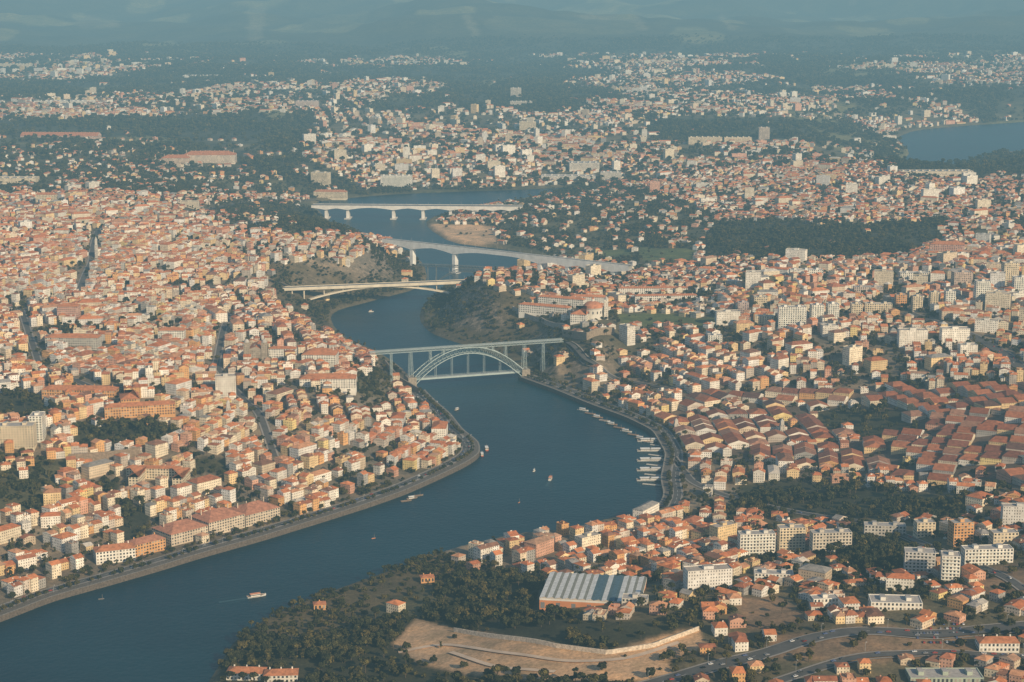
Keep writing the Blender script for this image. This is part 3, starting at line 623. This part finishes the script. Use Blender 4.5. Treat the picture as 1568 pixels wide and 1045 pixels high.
def fits(X,Y,th,w,d):
    o=np.zeros(len(X),bool); c,s=np.cos(th),np.sin(th)
    for fu in(-.42,0,.42):
        for fv in(-.42,0,.42): o|=occ(X+fu*w*c-fv*d*s,Y+fu*w*s+fv*d*c)
    return ~o
def markv(X,Y,th,w,d,nf=4):
    c,s=np.cos(th),np.sin(th)
    for fu in np.linspace(-.5,.5,nf):
        for fv in np.linspace(-.5,.5,nf):
            i,j=oidx(X+fu*w*c-fv*d*s,Y+fu*w*s+fv*d*c); OCC[i,j]=True
# lodges
Lt=lots(1100,3600,260,25,58,[0,28],6); X,Y,th=Lt.T; Z=hz(X,Y); z_=zone(X,Y,Z); d=dist(X,Y)
k=(z_==5)&(d>38)&fits(X,Y,th,23,26)&(rng.random(len(X))<.8); X,Y,th,Z=X[k],Y[k],th[k],Z[k]; n=len(X)
w=23+rng.random(n)*2; dd=26+rng.random(n)*2; markv(X,Y,th,w,dd,10)
wc=pick(WALLS,WP,n);rc=pick(ROOFS[:5]*np.array([.60,.62,.74]),RP[:5]/RP[:5].sum(),n);h=5+rng.random(n)*3
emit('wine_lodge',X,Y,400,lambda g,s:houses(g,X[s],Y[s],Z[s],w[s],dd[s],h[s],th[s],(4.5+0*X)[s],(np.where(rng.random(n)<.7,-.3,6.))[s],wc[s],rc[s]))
# random apartment blocks
Lt=lots(1100,13500,300,64,78,[0],3); X,Y,th=Lt.T; Z=hz(X,Y); z_=zone(X,Y,Z); d=dist(X,Y); px,py=proj(X,Y,Z)
pr=np.where(z_==1,.10,np.where(z_==2,.16,0)); pr=np.where((z_==1)&(px>1080)&(py<560),.42,pr); pr=np.where((px>1080)&(py>780),.25,pr); pr=np.where((z_==1)&(px<760)&(py>420),.04,pr); pr=np.where((py<300),pr*1.6,pr)
n=len(X); w=20+rng.random(n)*26; dd=13+rng.random(n)*4; h=3.1*np.round(4+rng.random(n)**2*7)
k=(rng.random(n)<pr)&(d>40)&(slope(X,Y)<.3)&fits(X,Y,th,w,dd)&(Z>0)&(z_!=0)
X,Y,th,Z,w,dd,h=[q[k] for q in (X,Y,th,Z,w,dd,h)]; n=len(X); markv(X,Y,th,w+4,dd+4,12)
wc=pick(WALLS[[0,1,2,6,5,8]],np.array([.31,.28,.10,.13,.06,.12]),n);rc=np.array([.40,.35,.30])*(.6+.6*rng.random((n,1)))
emit('apartment_blocks',X,Y,900,lambda g,s:flats(g,X[s],Y[s],Z[s],w[s],dd[s],h[s],th[s],wc[s],rc[s]))
# larger civic / commercial houses in the old town
Lt=lots(1150,5600,240,34,60,[0],4); X,Y,th=Lt.T; Z=hz(X,Y); z_=zone(X,Y,Z); d=dist(X,Y); n=len(X); w=18+rng.random(n)*22; dd=13+rng.random(n)*8; h=9+rng.random(n)*9
k=(rng.random(n)<np.where(z_==1,.26,np.where(z_==2,.07,0)))&(d>38)&(slope(X,Y)<.3)&fits(X,Y,th,w,dd)
X,Y,th,Z,w,dd,h=[q[k] for q in (X,Y,th,Z,w,dd,h)]; n=len(X); markv(X,Y,th,w+3,dd+3,9)
wc=pick(WALLS[[0,1,2,6,5,8]],np.array([.4,.22,.1,.16,.05,.07]),n);rc=pick(ROOFS,RP,n); ins=dd*.42
emit('civic_buildings',X,Y,900,lambda g,s:houses(g,X[s],Y[s],Z[s],w[s],dd[s],h[s],th[s],(dd*.2)[s],ins[s],wc[s],rc[s]))
# near houses
Lt=lots(1100,5600,180,9.8,41,[0,15.5],9); X,Y,th=Lt.T; n=len(X); X=X+rng.normal(0,.7,n);Y=Y+rng.normal(0,.7,n); Z=hz(X,Y); z_=zone(X,Y,Z); d=dist(X,Y); px,py=proj(X,Y,Z)
pr=np.select([z_==1,z_==2,z_==6,z_==5,z_==8,z_==0],[.92,.44,.12,.30,.05,.008],0)
pr=np.where((z_==2)&(py>780),.46,pr)
gr=fbm(X/95,Y/95,3); pr=np.where((z_==1)&(gr>.575),.35,pr); pr=np.where((z_==1)&(px>1080)&(py<600),pr*.75,pr); pr=np.where((z_==1)&(py>790)&(px>640),.66,pr)
w=np.where(z_==1,9.0,9.5)+rng.random(n)*2.2; dd=10+rng.random(n)*5.5
big=rng.random(n)<.08; w=np.where(big,w*1.9,w)
h=np.where((z_==1),6+rng.random(n)*8.5,4.5+rng.random(n)*4.5); h=np.where((px<760)&(py>400),h+1.5,h); h=h+(vnoise(X/120,Y/120)-.5)*5*(z_==1)
th=th+rng.normal(0,.05,n)+np.where((rng.random(n)<np.where(z_==1,.14,.4)),math.pi/2,0)
k=(rng.random(n)<pr)&(d>29)&(slope(X,Y)<.55)&fits(X,Y,th,w,dd)
X,Y,th,Z,w,dd,h,z_=[q[k] for q in (X,Y,th,Z,w,dd,h,z_)]; n=len(X); markv(X,Y,th,w,dd,5); print('near houses',n)
wc=pick(WALLS,WP,n);rc=pick(ROOFS,RP,n); ins=np.where(rng.random(n)<.45,-.3,np.minimum(w,dd)*.42); rh=1.7+rng.random(n)*1.5
fl=rng.random(n)<.08
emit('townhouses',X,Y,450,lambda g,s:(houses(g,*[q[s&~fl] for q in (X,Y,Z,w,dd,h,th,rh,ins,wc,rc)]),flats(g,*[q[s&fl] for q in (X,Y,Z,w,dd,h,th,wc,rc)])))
def extra(g,s):
    s=s&(Y<3800)&(rng.random(n)<.6)
    x,y,z,ww,d_,hh,t_,r_=[q[s] for q in (X,Y,Z,w,dd,h,th,rh)]
    c,s2=np.cos(t_),np.sin(t_); ou=ww*(rng.random(len(x))-.5)*.7; ov=d_*.22*np.sign(rng.random(len(x))-.5)
    bx=np.where(rng.random(len(x))<.5,.5,1.1);by=.5+0*x; zt=z+hh+r_*.55+1.2
    def P_(a_,b_,zz): return np.stack([x+(ou+a_)*c-(ov+b_)*s2,y+(ou+a_)*s2+(ov+b_)*c,zz],1)
    K=[(-bx,-by),(bx,-by),(bx,by),(-bx,by)]
    for i in range(4): g.f(np.stack([P_(*K[i],z+hh),P_(*K[(i+1)%4],z+hh),P_(*K[(i+1)%4],zt),P_(*K[i],zt)],1),wc[s],2)
    g.f(np.stack([P_(*q,zt) for q in K],1),rc[s],2)
emit('townhouses',X,Y,450,extra)
# far houses
Lt=lots(5600,16000,420,17,64,[0,24],7,.36); X,Y,th=Lt.T; n=len(X); X=X+rng.normal(0,2.5,n);Y=Y+rng.normal(0,3,n);Z=hz(X,Y);z_=zone(X,Y,Z);d=dist(X,Y); px,py=proj(X,Y,Z)
pr=np.select([z_==1,z_==2,z_==6,z_==0],[.75,.48,.08,.002],0); pr*=.25+1.35*(fbm(X/260,Y/330,3)>.48)
w=11+rng.random(n)*8;dd=11+rng.random(n)*5;h=5+rng.random(n)**2*11
lb=rng.random(n)<.08; w=np.where(lb,w*2.8,w); 
k=(rng.random(n)<pr)&(d>25)&(Y<12500)&(py>82); X,Y,th,Z,w,dd,h=[q[k] for q in (X,Y,th,Z,w,dd,h)]; n=len(X); print('far houses',n); markv(X[Y<7400],Y[Y<7400],th[Y<7400],w[Y<7400],dd[Y<7400],4)
wc=pick(WALLS,WP,n);rc=pick(ROOFS,RP,n);rh=2+rng.random(n);ins=np.where(rng.random(n)<.4,-.3,4.);fl=rng.random(n)<.18
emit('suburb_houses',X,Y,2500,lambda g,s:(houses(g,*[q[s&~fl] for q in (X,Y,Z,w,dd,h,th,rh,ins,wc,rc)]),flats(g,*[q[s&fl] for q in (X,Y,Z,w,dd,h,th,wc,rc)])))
for (nm,k),g in groups.items(): g.build(nm,BM)
# ------------------------------------------------------------------ trees
TREES=bpy.data.collections.new('tree_kinds')
def tree(name,kind,seed):
    r=np.random.default_rng(seed); a=Acc(); H={'broad':8.,'pine':12.,'tall':14.,'bush':3.5}[kind]; R={'broad':4.2,'pine':4.4,'tall':3.0,'bush':2.6}[kind]
    cyl(a,0,0,-1.5,H*.62,.38,.2,6,(.12,.09,.06),1)
    cl=[]
    nc={'broad':15,'pine':12,'tall':16,'bush':8}[kind]
    for i in range(nc):
        an=r.random()*6.28; rr=R*.68*math.sqrt(r.random()); 
        if kind=='pine': z=H*(.78+.16*r.random())
        elif kind=='tall': z=H*(.35+.6*r.random()); rr*=1.2-.8*abs(z/H-.6)
        elif kind=='bush': z=H*(.3+.4*r.random())
        else: z=H*(.48+.42*r.random()); rr*=1.15-.9*max(0,z/H-.7)
        cl.append((rr*math.cos(an),rr*math.sin(an),z,R*(.3+.18*r.random()),.6+.85*r.random()))
    for x,y,z,rad,li in cl[:6]: beam(a,(0,0,H*.42),(x*.8,y*.8,z),.16,.16,(.12,.09,.06),1)
    for x,y,z,rad,li in cl:
        n=30; v=r.normal(size=(n,3)); v/=np.linalg.norm(v,axis=1)[:,None]; v[:,2]*=.75
        c=np.array([x,y,z])+v*rad*(.75+.35*r.random((n,1)))
        e1=np.cross(v,r.normal(size=(n,3))); e1/=np.linalg.norm(e1,axis=1)[:,None]+1e-6; e2=np.cross(v,e1); e2+=v*.5*r.normal(size=(n,1))
        s=rad*(.28+.25*r.random((n,1)))
        P=np.stack([c-e1*s-e2*s*.6,c+e1*s-e2*s,c+e1*s*.7+e2*s,c-e1*s+e2*s*.8],1)
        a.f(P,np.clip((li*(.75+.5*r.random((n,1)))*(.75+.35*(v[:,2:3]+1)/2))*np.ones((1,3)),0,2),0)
    ob=a.build(name,[LEAF,BARK]); scene.collection.objects.unlink(ob); 
    ob.location=(0,0,0)
    TREES.objects.link(ob)
kinds=['broad','broad','pine','tall','bush','broad']
for i,kd in enumerate(kinds):
    tree('tree_kind_%d'%i,kd,i+3)
    me=bpy.data.objects['tree_kind_%d'%i].data
    co=np.empty(len(me.vertices)*3,np.float32); me.vertices.foreach_get('co',co); co=co.reshape(-1,3)
    co[:,2]-=1.5; me.vertices.foreach_set('co',co.ravel())
NG=bpy.data.node_groups.new('scatter_trees','GeometryNodeTree')
NG.interface.new_socket('Geometry',in_out='INPUT',socket_type='NodeSocketGeometry');NG.interface.new_socket('Geometry',in_out='OUTPUT',socket_type='NodeSocketGeometry')
gi=NG.nodes.new('NodeGroupInput');go=NG.nodes.new('NodeGroupOutput');ci=NG.nodes.new('GeometryNodeCollectionInfo');ci.inputs['Collection'].default_value=TREES;ci.inputs['Separate Children'].default_value=True;ci.inputs['Reset Children'].default_value=True
ip=NG.nodes.new('GeometryNodeInstanceOnPoints');ip.inputs['Pick Instance'].default_value=True
def na(n,ty):
    q=NG.nodes.new('GeometryNodeInputNamedAttribute');q.data_type=ty;q.inputs['Name'].default_value=n;return q.outputs['Attribute']
cx=NG.nodes.new('ShaderNodeCombineXYZ');NG.links.new(na('rot','FLOAT'),cx.inputs[2])
NG.links.new(gi.outputs[0],ip.inputs['Points']);NG.links.new(ci.outputs[0],ip.inputs['Instance']);NG.links.new(na('idx','INT'),ip.inputs['Instance Index']);NG.links.new(cx.outputs[0],ip.inputs['Rotation']);NG.links.new(na('scl','FLOAT'),ip.inputs['Scale']);NG.links.new(ip.outputs[0],go.inputs[0])
def scatter(name,X,Y,Z,sc,idx):
    me=bpy.data.meshes.new(name); me.vertices.add(len(X)); me.vertices.foreach_set('co',np.stack([X,Y,Z],1).astype(np.float32).ravel())
    for nm,ty,v in(('idx','INT',idx.astype(np.int32)),('rot','FLOAT',(rng.random(len(X))*6.28).astype(np.float32)),('scl','FLOAT',sc.astype(np.float32))):
        q=me.attributes.new(nm,ty,'POINT'); q.data.foreach_set('value',v)
    ob=bpy.data.objects.new(name,me); scene.collection.objects.link(ob)
    md=ob.modifiers.new('scatter','NODES'); md.node_group=NG; return ob
def cand(y0,y1,st,xf=.36):
    X,Y=np.meshgrid(np.arange(-xf*y1,xf*y1,st),np.arange(y0,y1,st)); X=X.ravel()+(rng.random(X.size)-.5)*st;Y=Y.ravel()+(rng.random(Y.size)-.5)*st; k=abs(X)<xf*Y; return X[k],Y[k]
X,Y=cand(1100,5200,7.2); Z=hz(X,Y);z_=zone(X,Y,Z);d=dist(X,Y); g=fbm(X/60+3,Y/60,3); px,py=proj(X,Y,Z); gr=fbm(X/95,Y/95,3)
pr=np.select([z_==0,z_==1,z_==2,z_==3,z_==4,z_==5,z_==6,z_==7,z_==8],[.66,.12,.32,.03,.02,.08,.46,.08,.72],0)*(.3+1.3*(g>.47)); pr=np.where((z_==1)&(gr>.575),.48,pr)
k=(rng.random(len(X))<pr)&(d>5)&~occ(X,Y)&((z_==0)|(z_==8)|(d>26)|((px>1000)&(py>790))); X,Y,Z,z_,g=[q[k] for q in(X,Y,Z,z_,g)]; n=len(X); print('near trees',n)
sc=.45+.75*rng.random(n)*np.where(z_==0,1.1,.75); sc=np.where(z_==8,sc*.85,sc); idx=rng.choice(6,n,p=[.22,.2,.12,.1,.18,.18])
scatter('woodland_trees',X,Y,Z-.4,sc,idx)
for q in(leftq,rightq):
    nrm=normals(q); sg=1 if dist(*(q+nrm*10).T).mean()>0 else -1
    for off,pb in((9.0,.75),(25.5,.5)):
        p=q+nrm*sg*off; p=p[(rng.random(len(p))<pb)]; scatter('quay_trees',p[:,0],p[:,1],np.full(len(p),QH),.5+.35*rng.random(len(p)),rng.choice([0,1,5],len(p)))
X,Y=cand(5200,12500,21,.35);Z=hz(X,Y);z_=zone(X,Y,Z);d=dist(X,Y);g=fbm(X/150+3,Y/190,3)
pr=np.select([z_==0,z_==1,z_==2,z_==6],[.66,.14,.28,.5],0)*(.25+1.3*(g>.46))
k=(rng.random(len(X))<pr)&(d>12)&~(occ(X,Y)&(Y<7400));X,Y,Z=X[k],Y[k],Z[k];n=len(X);print('far trees',n)
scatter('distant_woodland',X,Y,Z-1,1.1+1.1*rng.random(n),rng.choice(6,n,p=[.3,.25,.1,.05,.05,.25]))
# ------------------------------------------------------------------ boats
def boat(px,py,L,deg,col=(.7,.68,.64),wake=True,cabin=True):
    x,y=unz(px,py);x=float(x);y=float(y);th=math.radians(deg);c,s=math.cos(th),math.sin(th);a=Acc()
    def W(u,v,z): return (x+u*c-v*s,y+u*s+v*c,z)
    st=[-.5,-.3,0,.25,.4,.5];wd=[.11,.14,.15,.12,.06,.004];dk=[1.2,1.1,1.1,1.3,1.7,2.1]
    for k in range(5):
        for sg in(-1,1):
            a.f([W(st[k]*L,sg*wd[k]*L*.6,-.5),W(st[k+1]*L,sg*wd[k+1]*L*.6,-.5),W(st[k+1]*L,sg*wd[k+1]*L,dk[k+1]*L/20+.3),W(st[k]*L,sg*wd[k]*L,dk[k]*L/20+.3)],col)
        a.f([W(st[k]*L,-wd[k]*L,dk[k]*L/20+.1),W(st[k+1]*L,-wd[k+1]*L,dk[k+1]*L/20+.1),W(st[k+1]*L,wd[k+1]*L,dk[k+1]*L/20+.1),W(st[k]*L,wd[k]*L,dk[k]*L/20+.1)],(.35,.22,.13))
    a.f([W(-.5*L,-.11*L,L*.06+.3),W(-.5*L,.11*L,L*.06+.3),W(-.5*L,.07*L,-.5),W(-.5*L,-.07*L,-.5)],col)
    if cabin:
        q=W(-.08*L,0,0); box(a,q[0],q[1],L*.05,L*.05+2.6,L*.5,L*.19,th,(.78,.76,.70)); box(a,q[0],q[1],L*.05+2.6,L*.05+2.8,L*.54,L*.22,th,(.75,.3,.15) if wake else (.78,.76,.72)); box(a,q[0],q[1],L*.05+1.1,L*.05+2,L*.502,L*.192,th,(.05,.06,.07))
    beam(a,W(.2*L,0,L*.05),W(.2*L,0,L*.05+5),.2,.2,(.3,.25,.2)); a.build('river_boat',[PAINT])
    if wake:
        w=Acc(); 
        for sg in(-1,1): w.f([W(.3*L,sg*.12*L,.1),W(-3.2*L,sg*.75*L,.1),W(-3.2*L,sg*.69*L,.1),W(-.4*L,sg*.1*L,.1)],(.02,.06,.08))
        w.f([W(-.5*L,-.08*L,.1),W(-.5*L,.08*L,.1),W(-2.0*L,.12*L,.1),W(-2.0*L,-.12*L,.1)],(.04,.09,.11)); w.build('boat_wake',[PAINT])
boat(843,734,17,80);boat(393,914,20,25);boat(745,688,20,95,(.5,.16,.1),False);boat(738,697,16,95,(.5,.16,.1),False);boat(572,825,5,30,(.7,.3,.15),False,False);boat(795,770,4,60,(.7,.3,.15),False,False);boat(155,918,6,20,(.2,.2,.2),False,False)
boat(818,722,6,60,WHT,False);boat(700,628,12,60,(.3,.25,.2),False);boat(568,478,10,20,WHT,True)
for k in range(5): boat(668+k*9,618+k*11,12,-50,(.35,.22,.15),False,k%2==0)
for k in range(3):boat(622+k*9,768-k*4,14,26,(.25,.2,.16),False,k==1)
for k in range(10):boat(893+k*11,629+k*5.4,17,-28,(.3,.2,.14) if k%3 else (.7,.68,.64),False,k%2==0)
a=Acc(); 
for r in range(5):
    p0=unz(984+r*3,741-r*15,.5);p1=unz(1016,744-r*15,.5); beam(a,(float(p0[0]),float(p0[1]),.5),(float(p1[0]),float(p1[1]),.5),3,.7,(.6,.55,.47))
a.build('marina_pontoon',[CONC])
for r in range(5):
    for k in range(2): boat(991+k*15,736-r*15,27,0+random.random()*6,(.78,.76,.72),False)
for k in range(7): boat(1000+k*3,660+k*2,9,60,WHT,False)
# ------------------------------------------------------------------ cars, lamps
def carmesh(col):
    a=Acc(); pr=[(-2.1,.35),(-2.1,.85),(-1.5,1.0),(-1.0,1.45),(.5,1.45),(1.1,.98),(2.1,.8),(2.15,.35)]
    for k in range(len(pr)-1):
        (u0,z0),(u1,z1)=pr[k],pr[k+1]; g=(.05,.06,.07) if k in(2,4) else col
        w0=.86 if z0<1.1 else .7;w1=.86 if z1<1.1 else .7
        a.f([(u0,-w0,z0),(u0,w0,z0),(u1,w1,z1),(u1,-w1,z1)],g)
    for sg in(-1,1):
        a.f([(-2.1,sg*.86,.35),(2.15,sg*.86,.35),(2.1,sg*.86,.8),(-2.1,sg*.86,.85)],col); a.f([(-2.1,sg*.86,.85),(2.1,sg*.86,.8),(1.1,sg*.86,.98),(-1.5,sg*.86,1.0)],col); a.f([(-1.5,sg*.86,1.0),(1.1,sg*.86,.98),(.5,sg*.7,1.45),(-1.0,sg*.7,1.45)],(.05,.06,.07))
        for u in(-1.3,1.35):
            c8=[(u+.33*math.cos(t),.33+.33*math.sin(t)) for t in np.linspace(0,2*math.pi,9)]
            for i in range(8): a.f([(c8[i][0],sg*.7,c8[i][1]),(c8[i+1][0],sg*.7,c8[i+1][1]),(c8[i+1][0],sg*.9,c8[i+1][1]),(c8[i][0],sg*.9,c8[i][1])],(.02,.02,.02)); a.f([(u,sg*.9,.33),(c8[i][0],sg*.9,c8[i][1]),(c8[i+1][0],sg*.9,c8[i+1][1])],(.1,.1,.1))
    ob=a.build('car',[PAINT]); me=ob.data; bpy.data.objects.remove(ob); return me
CM=[carmesh(c) for c in((.75,.75,.75),(.05,.05,.06),(.3,.3,.32),(.45,.05,.03),(.1,.14,.3))]
def cars(p,n,off):
    nr=normals(p)
    for _ in range(n):
        i=random.randrange(1,len(p)-1); o=random.choice(off); q=p[i]+nr[i]*o; g=p[i+1]-p[i-1]; ob=bpy.data.objects.new('car',random.choice(CM)); z=float(max(hz(*(p[i]-nr[i]*5)),hz(*(p[i]+nr[i]*5)),hz(*q)))
        ob.location=(q[0],q[1],z+.62); ob.rotation_euler=(0,0,math.atan2(g[1],g[0])+(math.pi if o>0 else 0)); scene.collection.objects.link(ob)
cars(RD[0],26,[-4.5,-2,2,4.5]);cars(RD[1],16,[-2.2,2.2]);cars(RD[2],14,[-5,-2,2,5]);cars(leftq+normals(leftq)*17*(1 if dist(*(leftq+normals(leftq)*10).T).mean()>0 else -1),60,[-3,3,2]);cars(RD[5],16,[-2,2])
for r in range(5):
    for k in range(16):
        if random.random()<.6:
            x,y,z=at(1400+k*5,985-r*7); ob=bpy.data.objects.new('parked_car',random.choice(CM)); ob.location=(x,y,z+.15); ob.rotation_euler=(0,0,1.5); scene.collection.objects.link(ob)
for p,st in((RD[0],7),(RD[1],8),(leftq+0,6)):
    nr=normals(p)
    for i in range(3,len(p),st):
        q=p[i]+nr[i]*8.7
        if float(dist(*q))<2: q=p[i]-nr[i]*8.7
        z=float(hz(*q)); a=Acc(); cyl(a,q[0],q[1],z-1,z+9,.16,.1,6,(.4,.4,.4),0); beam(a,(q[0],q[1],z+9),(q[0]-nr[i][0]*2,q[1]-nr[i][1]*2,z+9.4),.12,.12,(.4,.4,.4)); box(a,q[0]-nr[i][0]*2,q[1]-nr[i][1]*2,z+9.2,z+9.5,.9,.4,0,(.6,.6,.58)); a.build('street_lamp',[PAINT])
# ------------------------------------------------------------------ air haze
m=bpy.data.materials.new('air_haze'); m.use_nodes=True; t=m.node_tree; t.nodes.clear(); o=t.nodes.new('ShaderNodeOutputMaterial'); ab=t.nodes.new('ShaderNodeVolumeAbsorption'); em=t.nodes.new('ShaderNodeEmission'); ad=t.nodes.new('ShaderNodeAddShader')
SG=7.8e-5; ab.inputs['Color'].default_value=(0,0,0,1); ab.inputs['Density'].default_value=SG; em.inputs['Color'].default_value=(.22,.385,.44,1); em.inputs['Strength'].default_value=SG  # haze emits its own even colour, standing in for sunlight scattered by air
t.links.new(ab.outputs[0],ad.inputs[0]);t.links.new(em.outputs[0],ad.inputs[1]);t.links.new(ad.outputs[0],o.inputs['Volume'])
bpy.ops.mesh.primitive_cube_add(size=1,location=(0,28000,480)); hb=bpy.context.object; hb.name='air_haze'; hb.scale=(70000,66000,1000); hb.data.materials.append(m)
# ------------------------------------------------------------------ light, camera
el=math.radians(27);az=math.radians(38)
sd=Vector((math.sin(az)*math.cos(el),-math.cos(az)*math.cos(el),math.sin(el)))
l=bpy.data.lights.new('sun','SUN'); l.energy=5.0; l.angle=math.radians(.5); l.color=(1,.79,.52); lo=bpy.data.objects.new('sun',l); lo.rotation_euler=sd.to_track_quat('Z','Y').to_euler(); lo.location=(800,-800,1500); scene.collection.objects.link(lo)
w=bpy.data.worlds.new('World'); scene.world=w; w.use_nodes=True; t=w.node_tree; sk=t.nodes.new('ShaderNodeTexSky'); sk.sky_type='NISHITA'; sk.sun_disc=False; sk.sun_elevation=el; sk.sun_rotation=math.radians(180)-az; bg=t.nodes['Background']; bg.inputs[1].default_value=.105; t.links.new(sk.outputs[0],bg.inputs[0])
c=bpy.data.cameras.new('camera'); c.sensor_width=36; c.lens=2800/1568*36; c.clip_start=5; c.clip_end=150000; co=bpy.data.objects.new('camera',c); co.location=(0,0,CH); co.rotation_euler=(math.pi/2-A0,0,0); scene.collection.objects.link(co); scene.camera=co
scene.view_settings.view_transform='Standard'; scene.view_settings.look='None'; scene.view_settings.exposure=0
